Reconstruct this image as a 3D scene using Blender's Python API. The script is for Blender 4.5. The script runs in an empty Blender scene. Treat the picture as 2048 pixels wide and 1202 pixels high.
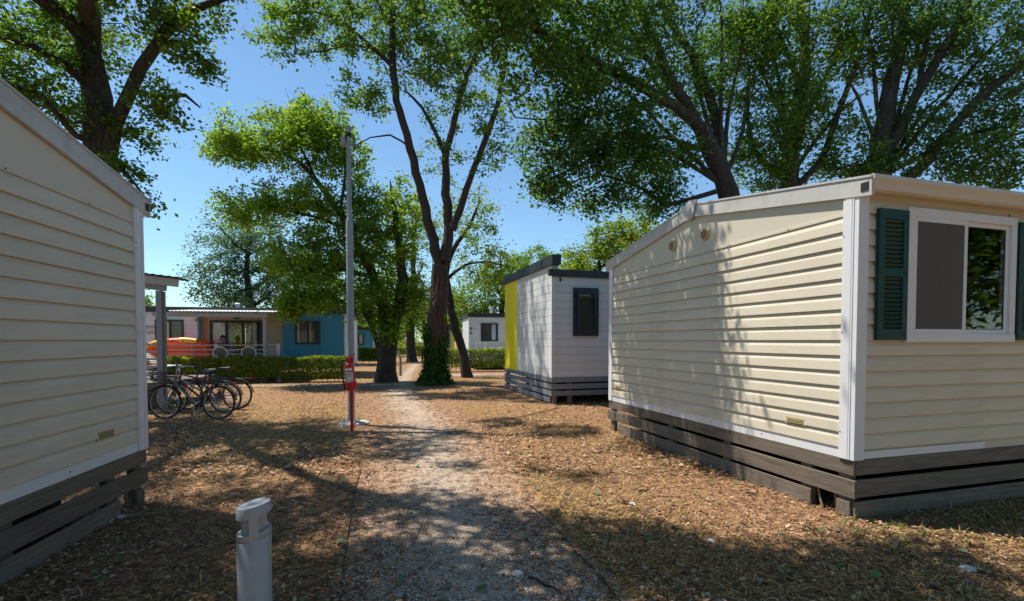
import bpy, bmesh, math, random
import numpy as np
from mathutils import Vector, Matrix

random.seed(7)
RNG = np.random.default_rng(7)
scene = bpy.context.scene
COL = scene.collection

# ------------------------------------------------------------------ camera
F_PX, CX, HOR, CAM_H = 970.0, 1024.0, 681.0, 1.55
PITCH = math.radians(1.74)
PPY = HOR + F_PX * math.tan(PITCH)
cam_data = bpy.data.cameras.new('camera')
cam_data.sensor_fit = 'HORIZONTAL'
cam_data.sensor_width = 36.0
cam_data.lens = F_PX / 2048 * 36
cam_data.shift_y = (PPY - 601.0) / 2048
cam_data.clip_start = 0.05
cam_data.clip_end = 2000
cam = bpy.data.objects.new('camera', cam_data)
COL.objects.link(cam)
cam.location = (0, 0, CAM_H)
cam.rotation_euler = (math.radians(90) - PITCH, 0, 0)
scene.camera = cam

# ------------------------------------------------------------------ sky, sun, exposure
TO_SUN = Vector((-0.42, 0.15, 1.0)).normalized()
SUN_EL = math.asin(TO_SUN.z)
SUN_AZ = math.atan2(TO_SUN.x, TO_SUN.y)
world = bpy.data.worlds.new('World')
scene.world = world
world.use_nodes = True
wn = world.node_tree.nodes
wl = world.node_tree.links
sky = wn.new('ShaderNodeTexSky')
sky.sky_type = 'NISHITA'
sky.sun_disc = False
sky.sun_elevation = SUN_EL
sky.sun_rotation = SUN_AZ
sky.altitude = 0
sky.air_density = 1.0
sky.dust_density = 0.3
sky.ozone_density = 0.2
bg = wn['Background']
bg.inputs['Strength'].default_value = 0.108
tint = wn.new('ShaderNodeMixRGB')          # the air of the day: a cleaner azure over the whole dome
tint.blend_type = 'MULTIPLY'
tint.inputs['Fac'].default_value = 1.0
tint.inputs['Color2'].default_value = (0.74, 0.95, 1.04, 1)
wl.new(sky.outputs['Color'], tint.inputs['Color1'])
wl.new(tint.outputs['Color'], bg.inputs['Color'])
sun_data = bpy.data.lights.new('sun', 'SUN')
sun_data.energy = 5.0
sun_data.angle = math.radians(0.53)
sun_data.color = (1.0, 0.93, 0.82)
sun = bpy.data.objects.new('sun', sun_data)
COL.objects.link(sun)
sun.rotation_euler = TO_SUN.to_track_quat('Z', 'Y').to_euler()
scene.view_settings.view_transform = 'Standard'
scene.view_settings.look = 'None'
scene.view_settings.gamma = 1.0
scene.view_settings.use_curve_mapping = False
scene.view_settings.exposure = 0.62
scene.cycles.use_denoising = True
scene.cycles.max_bounces = 8
scene.cycles.transparent_max_bounces = 16

# ------------------------------------------------------------------ pixel helpers (photo pixels, 2048 x 1202)
def ray(px, py):
    u = (px - CX) / F_PX
    v = (PPY - py) / F_PX
    f = Vector((0, math.cos(PITCH), -math.sin(PITCH)))
    up = Vector((0, math.sin(PITCH), math.cos(PITCH)))
    return Vector((1, 0, 0)) * u + up * v + f

def P(px, py, depth):
    d = ray(px, py)
    return Vector((0, 0, CAM_H)) + d * (depth / d.y)

def G(px, py, z=0.0):
    d = ray(px, py)
    return Vector((0, 0, CAM_H)) + d * ((z - CAM_H) / d.z)

# ------------------------------------------------------------------ mesh builder
class MB:
    def __init__(self):
        self.v, self.f = [], []
    def add(self, vs, fs):
        o = len(self.v)
        self.v += [tuple(v) for v in vs]
        self.f += [tuple(i + o for i in f) for f in fs]
        return self
    def box(self, x0, x1, y0, y1, z0, z1, M=None):
        vs = [Vector((x, y, z)) for x in (x0, x1) for y in (y0, y1) for z in (z0, z1)]
        if M is not None:
            vs = [M @ v for v in vs]
        return self.add(vs, [(0, 1, 3, 2), (4, 6, 7, 5), (0, 4, 5, 1), (2, 3, 7, 6), (0, 2, 6, 4), (1, 5, 7, 3)])
    def bar(self, a, b, w, h, up=(0, 0, 1)):
        a, b = Vector(a), Vector(b)
        d = (b - a).normalized()
        up = Vector(up)
        if abs(d.dot(up)) > .99:
            up = Vector((0, 1, 0))
        s = d.cross(up).normalized()
        u = s.cross(d)
        vs = []
        for p in (a, b):
            for i, j in ((-1, -1), (1, -1), (1, 1), (-1, 1)):
                vs.append(p + s * (i * w / 2) + u * (j * h / 2))
        return self.add(vs, [(0, 1, 2, 3), (7, 6, 5, 4), (0, 4, 5, 1), (1, 5, 6, 2), (2, 6, 7, 3), (3, 7, 4, 0)])
    def tube(self, pts, r, n=8, closed=False, cap=True, jit=0.0):
        pts = [Vector(p) for p in pts]
        m = len(pts)
        rs = list(r) if hasattr(r, '__len__') else [r] * m
        t0 = (pts[1] - pts[0]).normalized()
        ref = Vector((0, 0, 1)) if abs(t0.z) < .9 else Vector((1, 0, 0))
        s = t0.cross(ref).normalized()
        vs = []
        for i, p in enumerate(pts):
            if closed:
                t = (pts[(i + 1) % m] - pts[i - 1]).normalized()
            elif i == 0:
                t = t0
            elif i == m - 1:
                t = (pts[-1] - pts[-2]).normalized()
            else:
                t = (pts[i + 1] - pts[i - 1]).normalized()
            s = (s - t * s.dot(t))
            s = s.normalized() if s.length > 1e-6 else t.orthogonal().normalized()
            u = t.cross(s)
            for k in range(n):
                a = 2 * math.pi * k / n
                rr = rs[i] * (1 + (random.uniform(-jit, jit) if jit else 0))
                vs.append(p + (s * math.cos(a) + u * math.sin(a)) * rr)
        fs = []
        for i in range(m if closed else m - 1):
            for k in range(n):
                a, b = i * n + k, i * n + (k + 1) % n
                c, d = ((i + 1) % m) * n + (k + 1) % n, ((i + 1) % m) * n + k
                fs.append((a, b, c, d))
        if cap and not closed:
            fs.append(tuple(range(n - 1, -1, -1)))
            fs.append(tuple((m - 1) * n + k for k in range(n)))
        return self.add(vs, fs)
    def lathe(self, prof, n=24, c=(0, 0, 0), M=None):
        vs, fs = [], []
        for r, z in prof:
            for k in range(n):
                a = 2 * math.pi * k / n
                v = Vector((r * math.cos(a), r * math.sin(a), z))
                if M is not None:
                    v = M @ v
                vs.append(v + Vector(c))
        for i in range(len(prof) - 1):
            for k in range(n):
                fs.append((i * n + k, i * n + (k + 1) % n, (i + 1) * n + (k + 1) % n, (i + 1) * n + k))
        fs.append(tuple(range(n - 1, -1, -1)))
        fs.append(tuple((len(prof) - 1) * n + k for k in range(n)))
        return self.add(vs, fs)
    def prism(self, prof, a, b, M=None):
        """profile [(p,q)] in the local YZ plane, extruded along X from a to b"""
        n = len(prof)
        vs = [Vector((a, p, q)) for p, q in prof] + [Vector((b, p, q)) for p, q in prof]
        if M is not None:
            vs = [M @ v for v in vs]
        fs = [tuple(range(n - 1, -1, -1)), tuple(range(n, 2 * n))]
        for i in range(n):
            j = (i + 1) % n
            fs.append((i, j, n + j, n + i))
        return self.add(vs, fs)
    def mesh(self, name, smooth=False):
        me = bpy.data.meshes.new(name)
        me.from_pydata(self.v, [], self.f)
        bm = bmesh.new()
        bm.from_mesh(me)
        bmesh.ops.recalc_face_normals(bm, faces=bm.faces)
        bm.to_mesh(me)
        bm.free()
        if smooth:
            me.shade_smooth()
            try:
                me.set_sharp_from_angle(angle=math.radians(40))
            except Exception:
                pass
        return me

def obj(name, mb, mat, parent=None, smooth=False, bevel=0, loc=None, rot=None, kind=None, label=None):
    me = mb if isinstance(mb, bpy.types.Mesh) else mb.mesh(name, smooth)
    if mat is not None and not me.materials:
        me.materials.append(mat)
    o = bpy.data.objects.new(name, me)
    COL.objects.link(o)
    if parent is not None:
        o.parent = parent
    if loc is not None:
        o.location = loc
    if rot is not None:
        o.rotation_euler = rot
    if bevel:
        b = o.modifiers.new('bevel', 'BEVEL')
        b.width = bevel
        b.segments = 2
        b.limit_method = 'ANGLE'
    if kind:
        o['kind'] = kind
    if label:
        o['label'] = label
    return o

def tag(o, label, cat, group=None, kind=None):
    o['label'] = label
    if cat:
        o['category'] = cat
    if group:
        o['group'] = group
    if kind:
        o['kind'] = kind
    return o

def thing(name, label, cat, loc=(0, 0, 0), rotz=0.0, group=None):
    o = bpy.data.objects.new(name, None)
    COL.objects.link(o)
    o.empty_display_size = 0.2
    o.location = loc
    o.rotation_euler = (0, 0, rotz)
    return tag(o, label, cat, group)

def part_root(name, parent):
    o = bpy.data.objects.new(name, None)
    COL.objects.link(o)
    o.empty_display_size = 0.1
    o.parent = parent
    return o

# ------------------------------------------------------------------ materials
def new_mat(name):
    m = bpy.data.materials.new(name)
    m.use_nodes = True
    nt = m.node_tree
    return m, nt, nt.nodes, nt.links, nt.nodes['Principled BSDF']

def mat(name, col, rough=0.6, var=0.12, scale=3.0, stretch=(1, 1, 1), bump=0.0, bscale=40.0, metal=0.0,
        dirt=None, dirt_amt=0.3, dirt_scale=2.0, spec=0.4, per_obj=0.0, specks=None):
    m, nt, N, L, bs = new_mat(name)
    tc = N.new('ShaderNodeTexCoord')
    mp = N.new('ShaderNodeMapping')
    mp.inputs['Scale'].default_value = stretch
    L.new(tc.outputs['Object'], mp.inputs['Vector'])
    no = N.new('ShaderNodeTexNoise')
    no.inputs['Scale'].default_value = scale
    no.inputs['Detail'].default_value = 8
    no.inputs['Roughness'].default_value = 0.65
    L.new(mp.outputs['Vector'], no.inputs['Vector'])
    cr = N.new('ShaderNodeValToRGB')
    e = cr.color_ramp.elements
    e[0].position, e[1].position = 0.25, 0.75
    e[0].color = (*[c * (1 - var) for c in col], 1)
    e[1].color = (*[min(1, c * (1 + var)) for c in col], 1)
    L.new(no.outputs['Fac'], cr.inputs['Fac'])
    out = cr.outputs['Color']
    if dirt:
        n2 = N.new('ShaderNodeTexNoise')
        n2.inputs['Scale'].default_value = dirt_scale
        n2.inputs['Detail'].default_value = 10
        n2.inputs['Roughness'].default_value = 0.7
        L.new(mp.outputs['Vector'], n2.inputs['Vector'])
        r2 = N.new('ShaderNodeValToRGB')
        r2.color_ramp.elements[0].position = 0.48
        r2.color_ramp.elements[1].position = 0.72
        r2.color_ramp.elements[1].color = (dirt_amt,) * 3 + (1,)
        L.new(n2.outputs['Fac'], r2.inputs['Fac'])
        mx = N.new('ShaderNodeMixRGB')
        mx.inputs['Color2'].default_value = (*dirt, 1)
        L.new(r2.outputs['Color'], mx.inputs['Fac'])
        L.new(out, mx.inputs['Color1'])
        out = mx.outputs['Color']
    if specks:
        n4 = N.new('ShaderNodeTexNoise')
        n4.inputs['Scale'].default_value = 38
        n4.inputs['Detail'].default_value = 3
        L.new(tc.outputs['Object'], n4.inputs['Vector'])
        r4 = N.new('ShaderNodeValToRGB')
        r4.color_ramp.elements[0].position = 0.70
        r4.color_ramp.elements[1].position = 0.78
        r4.color_ramp.elements[1].color = (.7, .7, .7, 1)
        L.new(n4.outputs['Fac'], r4.inputs['Fac'])
        m4 = N.new('ShaderNodeMixRGB')
        m4.inputs['Color2'].default_value = (*specks, 1)
        L.new(r4.outputs['Color'], m4.inputs['Fac'])
        L.new(out, m4.inputs['Color1'])
        out = m4.outputs['Color']
    if per_obj:
        oi = N.new('ShaderNodeObjectInfo')
        mr = N.new('ShaderNodeMapRange')
        mr.inputs['To Min'].default_value = 1 - per_obj
        mr.inputs['To Max'].default_value = 1 + per_obj
        L.new(oi.outputs['Random'], mr.inputs['Value'])
        hs = N.new('ShaderNodeHueSaturation')
        L.new(mr.outputs['Result'], hs.inputs['Value'])
        L.new(out, hs.inputs['Color'])
        out = hs.outputs['Color']
    L.new(out, bs.inputs['Base Color'])
    bs.inputs['Roughness'].default_value = rough
    bs.inputs['Metallic'].default_value = metal
    bs.inputs['Specular IOR Level'].default_value = spec
    if bump:
        n3 = N.new('ShaderNodeTexNoise')
        n3.inputs['Scale'].default_value = bscale
        n3.inputs['Detail'].default_value = 6
        L.new(mp.outputs['Vector'], n3.inputs['Vector'])
        bp = N.new('ShaderNodeBump')
        bp.inputs['Strength'].default_value = bump
        bp.inputs['Distance'].default_value = 0.01
        L.new(n3.outputs['Fac'], bp.inputs['Height'])
        L.new(bp.outputs['Normal'], bs.inputs['Normal'])
    return m

def ramp_mat(name, cols, rough=0.6, transl=0.0, attr='rnd', spec=0.3):
    """colour from a per-piece random attribute"""
    m, nt, N, L, bs = new_mat(name)
    at = N.new('ShaderNodeAttribute')
    at.attribute_name = attr
    cr = N.new('ShaderNodeValToRGB')
    el = cr.color_ramp.elements
    while len(el) < len(cols):
        el.new(0.5)
    for i, c in enumerate(cols):
        el[i].position = i / (len(cols) - 1)
        el[i].color = (*c, 1)
    L.new(at.outputs['Fac'], cr.inputs['Fac'])
    L.new(cr.outputs['Color'], bs.inputs['Base Color'])
    bs.inputs['Roughness'].default_value = rough
    bs.inputs['Specular IOR Level'].default_value = spec
    if transl:
        tr = N.new('ShaderNodeBsdfTranslucent')
        hs = N.new('ShaderNodeHueSaturation')
        hs.inputs['Hue'].default_value = 0.488
        hs.inputs['Saturation'].default_value = 1.1
        hs.inputs['Value'].default_value = 1.8
        L.new(cr.outputs['Color'], hs.inputs['Color'])
        L.new(hs.outputs['Color'], tr.inputs['Color'])
        mx = N.new('ShaderNodeMixShader')
        mx.inputs['Fac'].default_value = transl
        L.new(bs.outputs['BSDF'], mx.inputs[1])
        L.new(tr.outputs['BSDF'], mx.inputs[2])
        L.new(mx.outputs['Shader'], N['Material Output'].inputs['Surface'])
    return m

def glass_mat(name, tint=(0.90, 0.93, 0.93)):
    m, nt, N, L, bs = new_mat(name)
    gl = N.new('ShaderNodeBsdfGlossy')
    gl.inputs['Roughness'].default_value = 0.02
    tr = N.new('ShaderNodeBsdfTransparent')
    tr.inputs['Color'].default_value = (*tint, 1)
    fr = N.new('ShaderNodeLayerWeight')
    fr.inputs['Blend'].default_value = 0.5
    pw = N.new('ShaderNodeMath')
    pw.operation = 'POWER'
    pw.inputs[1].default_value = 4.0
    L.new(fr.outputs['Facing'], pw.inputs[0])
    mr = N.new('ShaderNodeMath')
    mr.operation = 'MULTIPLY_ADD'
    mr.inputs[1].default_value = 0.7
    mr.inputs[2].default_value = 0.045
    L.new(pw.outputs['Value'], mr.inputs[0])
    mx = N.new('ShaderNodeMixShader')
    L.new(mr.outputs['Value'], mx.inputs['Fac'])
    L.new(tr.outputs['BSDF'], mx.inputs[1])
    L.new(gl.outputs['BSDF'], mx.inputs[2])
    L.new(mx.outputs['Shader'], N['Material Output'].inputs['Surface'])
    return m

M = {}
M['cream'] = mat('cream_vinyl', (0.60, 0.545, 0.43), 0.5, 0.06, 2.5, (.4, .4, 2), 0.05, 120, dirt=(.42, .35, .24), dirt_amt=.40, dirt_scale=3, per_obj=.03, specks=(.20, .15, .10))
M['panel'] = mat('cream_panel', (0.60, 0.55, 0.45), 0.55, 0.05, 2, bump=.08, bscale=90, dirt=(.45, .40, .32), dirt_amt=.3)
M['white'] = mat('white_vinyl', (0.70, 0.71, 0.73), 0.45, 0.05, 2, dirt=(.5, .48, .44), dirt_amt=.3)
M['fascia'] = mat('fascia_alu', (0.50, 0.49, 0.47), 0.5, 0.08, 3, dirt=(.25, .24, .2), dirt_amt=.45, dirt_scale=7, specks=(.12, .11, .10))
M['roof_sheet'] = mat('roof_sheet', (0.42, 0.40, 0.38), 0.6, .1, 4)
M['board'] = mat('skirt_board', (0.165, 0.135, 0.105), 0.8, 0.38, 4, (.6, 9, 9), 0.35, 25, dirt=(.075, .06, .048), dirt_amt=.75, dirt_scale=3, per_obj=.18)
M['board_grey'] = mat('grey_board', (0.20, 0.22, 0.24), 0.75, 0.15, 5, (.5, 6, 6), 0.15, 30, per_obj=.08)
M['post_wood'] = mat('post_wood', (0.22, 0.165, 0.11), 0.8, .25, 6, (5, 5, .6), .2, 30)
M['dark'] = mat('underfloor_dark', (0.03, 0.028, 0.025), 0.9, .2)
M['vent'] = mat('vent_plastic', (0.50, 0.40, 0.19), 0.5, .08, 6)
M['vent_dark'] = mat('vent_dark', (0.06, 0.045, 0.025), 0.8)
M['green'] = mat('shutter_green', (0.004, 0.050, 0.043), 0.5, .2, 8, dirt=(.007, .080, .068), dirt_amt=.4, dirt_scale=6)
M['glass'] = glass_mat('window_glass')
M['curtain'] = mat('curtain_cloth', (0.45, 0.37, 0.30), 0.9, .1, 4, (8, 8, .5))
M['screen'] = mat('net_curtain', (0.13, 0.115, 0.10), 0.9, .12, 30, (6, 6, .4))
def screen_mat():
    m, nt, N, L, bs = new_mat('insect_screen')
    bs.inputs['Base Color'].default_value = (.125, .120, .110, 1)
    bs.inputs['Roughness'].default_value = .9
    tr = N.new('ShaderNodeBsdfTransparent')
    mx = N.new('ShaderNodeMixShader')
    tc = N.new('ShaderNodeTexCoord')
    wv = N.new('ShaderNodeTexNoise'); wv.inputs['Scale'].default_value = 60
    mp = N.new('ShaderNodeMapping'); mp.inputs['Scale'].default_value = (1, 1, .03)
    L.new(tc.outputs['Object'], mp.inputs['Vector']); L.new(mp.outputs['Vector'], wv.inputs['Vector'])
    mr = N.new('ShaderNodeMapRange'); mr.inputs['To Min'].default_value = .20; mr.inputs['To Max'].default_value = .32
    L.new(wv.outputs['Fac'], mr.inputs['Value']); L.new(mr.outputs['Result'], mx.inputs['Fac'])
    L.new(bs.outputs['BSDF'], mx.inputs[1]); L.new(tr.outputs['BSDF'], mx.inputs[2])
    L.new(mx.outputs['Shader'], N['Material Output'].inputs['Surface'])
    return m
M['insect_screen'] = screen_mat()
M['inside'] = mat('inside_wall', (0.22, 0.19, 0.15), 0.9)
M['seal'] = mat('rubber_seal', (0.02, 0.02, 0.022), .6)
M['white_plank'] = mat('white_plank', (0.64, 0.655, 0.66), 0.55, .05, 3, bump=.05, bscale=60, per_obj=.03)
M['cool_white'] = mat('cool_white', (0.60, 0.67, 0.69), 0.55, .05, 3)
M['yellow'] = mat('yellow_panel', (0.93, 0.79, 0.004), 0.5, .04, 2)
M['anthracite'] = mat('anthracite', (0.03, 0.038, 0.048), 0.5, .15, 4)
M['blue'] = mat('blue_panel', (0.045, 0.250, 0.450), 0.5, .06, 2)
M['beige'] = mat('beige_wall', (0.50, 0.42, 0.33), 0.7, .05, 2)
M['steel'] = mat('galvanised_steel', (0.36, 0.37, 0.38), 0.45, .12, 9, metal=.6)
M['rail'] = mat('railing_paint', (0.42, 0.43, 0.45), 0.5, .08, 6)
M['lamp_grey'] = mat('grey_paint', (0.29, 0.315, 0.35), 0.5, .06, 5, dirt=(.2, .2, .2), dirt_amt=.4)
M['red'] = mat('red_paint', (0.55, 0.012, 0.012), 0.35, .08, 8)
M['black'] = mat('black_rubber', (0.015, 0.015, 0.016), 0.6, .2, 8)
M['concrete'] = mat('concrete', (0.40, 0.38, 0.34), 0.9, .2, 9, bump=.5, bscale=50)
M['wood_post'] = mat('weathered_post', (0.24, 0.22, 0.19), .8, .2, 8, (4, 4, .6), .2)
M['orange'] = mat('orange_pvc', (0.75, 0.085, 0.012), .4, .08, 4)
M['boat_yellow'] = mat('yellow_pvc', (0.80, 0.45, 0.03), .4, .05)
M['white_plastic'] = mat('white_plastic', (0.75, 0.75, 0.76), .4, .04)
M['mesh_grey'] = mat('grey_textilene', (0.12, 0.115, 0.10), .8, .1, 20)
M['skin'] = mat('skin', (0.42, 0.23, 0.16), .55, .06, 8)
M['hair'] = mat('brown_hair', (0.07, 0.03, 0.015), .6, .3, 20)
M['shirt'] = mat('dusky_shirt', (0.16, 0.09, 0.11), .9, .12, 10)
M['lens'] = glass_mat('lamp_lens', (.8, .85, .85))
M['frost'] = mat('frosted_glass', (.30, .33, .35), .3, .15, 12)
M['paper'] = mat('white_label', (.72, .72, .74), .5, .04)
M['sign_blue'] = mat('sign_blue', (.05, .07, .30), .5, .1)
M['sign_plum'] = mat('sign_plum', (.07, .03, .06), .5, .1)
M['sign_plate'] = mat('sign_plate', (.42, .47, .48), .5, .06)
M['ink'] = mat('dark_ink', (.09, .12, .12), .7, .1)
M['yellow_cloth'] = ramp_mat('yellow_curtain', [(.70, .58, .02), (.78, .66, .03)], .9, .55)
M['bark'] = mat('oak_bark', (0.040, 0.032, 0.026), .95, .5, 7, (3, 3, .5), 1.0, 22, dirt=(.13, .13, .10), dirt_amt=.45, dirt_scale=5)
M['bark_brown'] = mat('brown_bark', (0.058, 0.042, 0.034), .95, .4, 8, (3, 3, .4), 1.0, 25)
M['vine'] = mat('dry_vine', (0.15, 0.085, 0.055), .9, .3, 10)
M['stone'] = mat('pale_stone', (.50, .48, .45), .9, .15, 9, bump=.4)
GREENS = {
    'oak': [(.030, .075, .016), (.082, .165, .026), (.175, .255, .036)],
    'dark': [(.024, .064, .016), (.062, .136, .026), (.135, .215, .036)],
    'mid': [(.036, .088, .018), (.105, .200, .030), (.215, .300, .042)],
    'bright': [(.050, .112, .020), (.145, .255, .034), (.280, .370, .050)],
    'blue': [(.040, .086, .038), (.080, .150, .062), (.135, .210, .090)],
    'lime': [(.060, .115, .016), (.130, .210, .022), (.250, .290, .032)],
    'hedge': [(.050, .095, .018), (.150, .225, .028), (.310, .340, .048)],
    'ivy': [(.020, .058, .016), (.046, .110, .024), (.090, .170, .040)],
}
for k, v in GREENS.items():
    M['leaf_' + k] = ramp_mat('leaf_' + k, v, .55, .48, spec=.18)
M['litter'] = ramp_mat('litter_leaves', [(.055, .030, .020), (.21, .110, .060), (.33, .195, .105), (.50, .37, .24), (.095, .048, .028), (.28, .140, .070)], .8, .1)
M['straw'] = ramp_mat('dry_grass', [(.18, .125, .045), (.34, .22, .085), (.48, .33, .15), (.15, .15, .04)], .8, .2)
M['green_grass'] = ramp_mat('green_grass', [(.05, .10, .015), (.10, .16, .03), (.22, .22, .07)], .6, .3)
M['fresh_leaf'] = ramp_mat('green_fallen', [(.05, .13, .05), (.10, .19, .08), (.14, .22, .12)], .6, .2)
M['pebble'] = ramp_mat('pebbles', [(.20, .155, .125), (.34, .275, .23), (.46, .385, .325), (.58, .51, .45), (.28, .22, .18)], .85)

def ground_mat():
    m, nt, N, L, bs = new_mat('leaf_litter_ground')
    tc = N.new('ShaderNodeTexCoord')
    n1 = N.new('ShaderNodeTexNoise'); n1.inputs['Scale'].default_value = .35; n1.inputs['Detail'].default_value = 4
    n2 = N.new('ShaderNodeTexNoise'); n2.inputs['Scale'].default_value = 9; n2.inputs['Detail'].default_value = 14; n2.inputs['Roughness'].default_value = .82
    n3 = N.new('ShaderNodeTexVoronoi'); n3.inputs['Scale'].default_value = 26
    for n in (n1, n2, n3):
        L.new(tc.outputs['Object'], n.inputs['Vector'])
    c1 = N.new('ShaderNodeValToRGB')
    e = c1.color_ramp.elements
    e[0].position, e[0].color = .36, (.045, .026, .018, 1)
    e[1].position, e[1].color = .70, (.52, .325, .185, 1)
    x = e.new(.5); x.color = (.25, .140, .080, 1)
    L.new(n2.outputs['Fac'], c1.inputs['Fac'])
    c2 = N.new('ShaderNodeValToRGB')
    e = c2.color_ramp.elements
    e[0].position, e[0].color = .36, (.055, .036, .020, 1)
    e[1].position, e[1].color = .70, (.46, .31, .14, 1)
    x = e.new(.5); x.color = (.25, .155, .066, 1)
    L.new(n2.outputs['Fac'], c2.inputs['Fac'])
    r1 = N.new('ShaderNodeValToRGB')
    r1.color_ramp.elements[0].position, r1.color_ramp.elements[1].position = .42, .6
    L.new(n1.outputs['Fac'], r1.inputs['Fac'])
    mx = N.new('ShaderNodeMixRGB')
    L.new(r1.outputs['Color'], mx.inputs['Fac'])
    L.new(c1.outputs['Color'], mx.inputs['Color1'])
    L.new(c2.outputs['Color'], mx.inputs['Color2'])
    mv = N.new('ShaderNodeMixRGB'); mv.blend_type = 'MULTIPLY'; mv.inputs['Fac'].default_value = .5
    rv = N.new('ShaderNodeValToRGB')
    rv.color_ramp.elements[0].color = (.55, .55, .55, 1)
    rv.color_ramp.elements[1].color = (1.35, 1.3, 1.2, 1)
    L.new(n3.outputs['Color'], rv.inputs['Fac'])
    L.new(mx.outputs['Color'], mv.inputs['Color1'])
    L.new(rv.outputs['Color'], mv.inputs['Color2'])
    L.new(mv.outputs['Color'], bs.inputs['Base Color'])
    bs.inputs['Roughness'].default_value = .95
    bs.inputs['Specular IOR Level'].default_value = .15
    bp = N.new('ShaderNodeBump'); bp.inputs['Strength'].default_value = .9; bp.inputs['Distance'].default_value = .03
    L.new(n2.outputs['Fac'], bp.inputs['Height'])
    L.new(bp.outputs['Normal'], bs.inputs['Normal'])
    return m

def path_mat():
    """gravel whose worn edge breaks up into the litter colour (attribute edge: 0 at the rim, 1 inside)"""
    m, nt, N, L, bs = new_mat('gravel_path')
    tc = N.new('ShaderNodeTexCoord')
    v = N.new('ShaderNodeTexVoronoi'); v.inputs['Scale'].default_value = 75
    n = N.new('ShaderNodeTexNoise'); n.inputs['Scale'].default_value = 1.6; n.inputs['Detail'].default_value = 8
    n2 = N.new('ShaderNodeTexNoise'); n2.inputs['Scale'].default_value = 9; n2.inputs['Detail'].default_value = 9; n2.inputs['Roughness'].default_value = .75
    for q in (v, n, n2):
        L.new(tc.outputs['Object'], q.inputs['Vector'])
    c = N.new('ShaderNodeValToRGB')
    e = c.color_ramp.elements
    e[0].color, e[1].color = (.23, .175, .135, 1), (.62, .51, .42, 1)
    x = e.new(.5); x.color = (.42, .33, .26, 1)
    L.new(v.outputs['Color'], c.inputs['Fac'])
    c2 = N.new('ShaderNodeValToRGB')
    c2.color_ramp.elements[0].position, c2.color_ramp.elements[1].position = .35, .7
    c2.color_ramp.elements[0].color, c2.color_ramp.elements[1].color = (.72, .70, .66, 1), (1.1, 1.08, 1.05, 1)
    L.new(n.outputs['Fac'], c2.inputs['Fac'])
    mu = N.new('ShaderNodeMixRGB'); mu.blend_type = 'MULTIPLY'; mu.inputs['Fac'].default_value = 1
    L.new(c.outputs['Color'], mu.inputs['Color1']); L.new(c2.outputs['Color'], mu.inputs['Color2'])
    lit = N.new('ShaderNodeValToRGB')
    e = lit.color_ramp.elements
    e[0].position, e[0].color = .36, (.045, .026, .018, 1)
    e[1].position, e[1].color = .70, (.52, .325, .185, 1)
    x = e.new(.5); x.color = (.25, .145, .082, 1)
    L.new(n2.outputs['Fac'], lit.inputs['Fac'])
    at = N.new('ShaderNodeAttribute'); at.attribute_name = 'edge'
    ad = N.new('ShaderNodeMath'); ad.operation = 'ADD'
    mm = N.new('ShaderNodeMath'); mm.operation = 'MULTIPLY_ADD'
    mm.inputs[1].default_value = 2.2; mm.inputs[2].default_value = -1.25
    L.new(n2.outputs['Fac'], mm.inputs[0])
    L.new(at.outputs['Fac'], ad.inputs[0]); L.new(mm.outputs['Value'], ad.inputs[1])
    rr = N.new('ShaderNodeValToRGB')
    rr.color_ramp.elements[0].position, rr.color_ramp.elements[1].position = .2, .55
    L.new(ad.outputs['Value'], rr.inputs['Fac'])
    mx = N.new('ShaderNodeMixRGB')
    L.new(rr.outputs['Color'], mx.inputs['Fac'])
    L.new(lit.outputs['Color'], mx.inputs['Color1']); L.new(mu.outputs['Color'], mx.inputs['Color2'])
    L.new(mx.outputs['Color'], bs.inputs['Base Color'])
    bs.inputs['Roughness'].default_value = .95
    bs.inputs['Specular IOR Level'].default_value = .15
    bp = N.new('ShaderNodeBump'); bp.inputs['Strength'].default_value = .8; bp.inputs['Distance'].default_value = .012
    L.new(v.outputs['Distance'], bp.inputs['Height'])
    L.new(bp.outputs['Normal'], bs.inputs['Normal'])
    return m

M['ground'] = ground_mat()
M['path'] = path_mat()

# ------------------------------------------------------------------ ground and paths
gm = MB()
gm.add([(-400, -400, 0), (400, -400, 0), (400, 400, 0), (-400, 400, 0)], [(0, 1, 2, 3)])
obj('ground', gm, M['ground'], kind='structure')

def path_strip(name, left, right, z, nx=12, sub=6):
    """left / right: matching lists of ground points (Vectors)"""
    L2, R2 = [], []
    for i in range(len(left) - 1):
        for k in range(sub):
            t = k / sub
            L2.append(left[i].lerp(left[i + 1], t)); R2.append(right[i].lerp(right[i + 1], t))
    L2.append(left[-1]); R2.append(right[-1])
    vs, ed = [], []
    for a, b in zip(L2, R2):
        for j in range(nx + 1):
            t = j / nx
            p = a.lerp(b, t)
            vs.append((p.x, p.y, z))
            ed.append(min(1.0, 1.55 * min(t, 1 - t)))
    fs = []
    for i in range(len(L2) - 1):
        for j in range(nx):
            a = i * (nx + 1) + j
            fs.append((a, a + 1, a + nx + 2, a + nx + 1))
    me = bpy.data.meshes.new(name)
    me.from_pydata(vs, [], fs)
    at = me.attributes.new('edge', 'FLOAT', 'POINT')
    at.data.foreach_set('value', ed)
    o = obj(name, me, M['path'], kind='structure')
    return [(a.x, a.y, b.x, b.y) for a, b in zip(L2, R2)]

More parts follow.
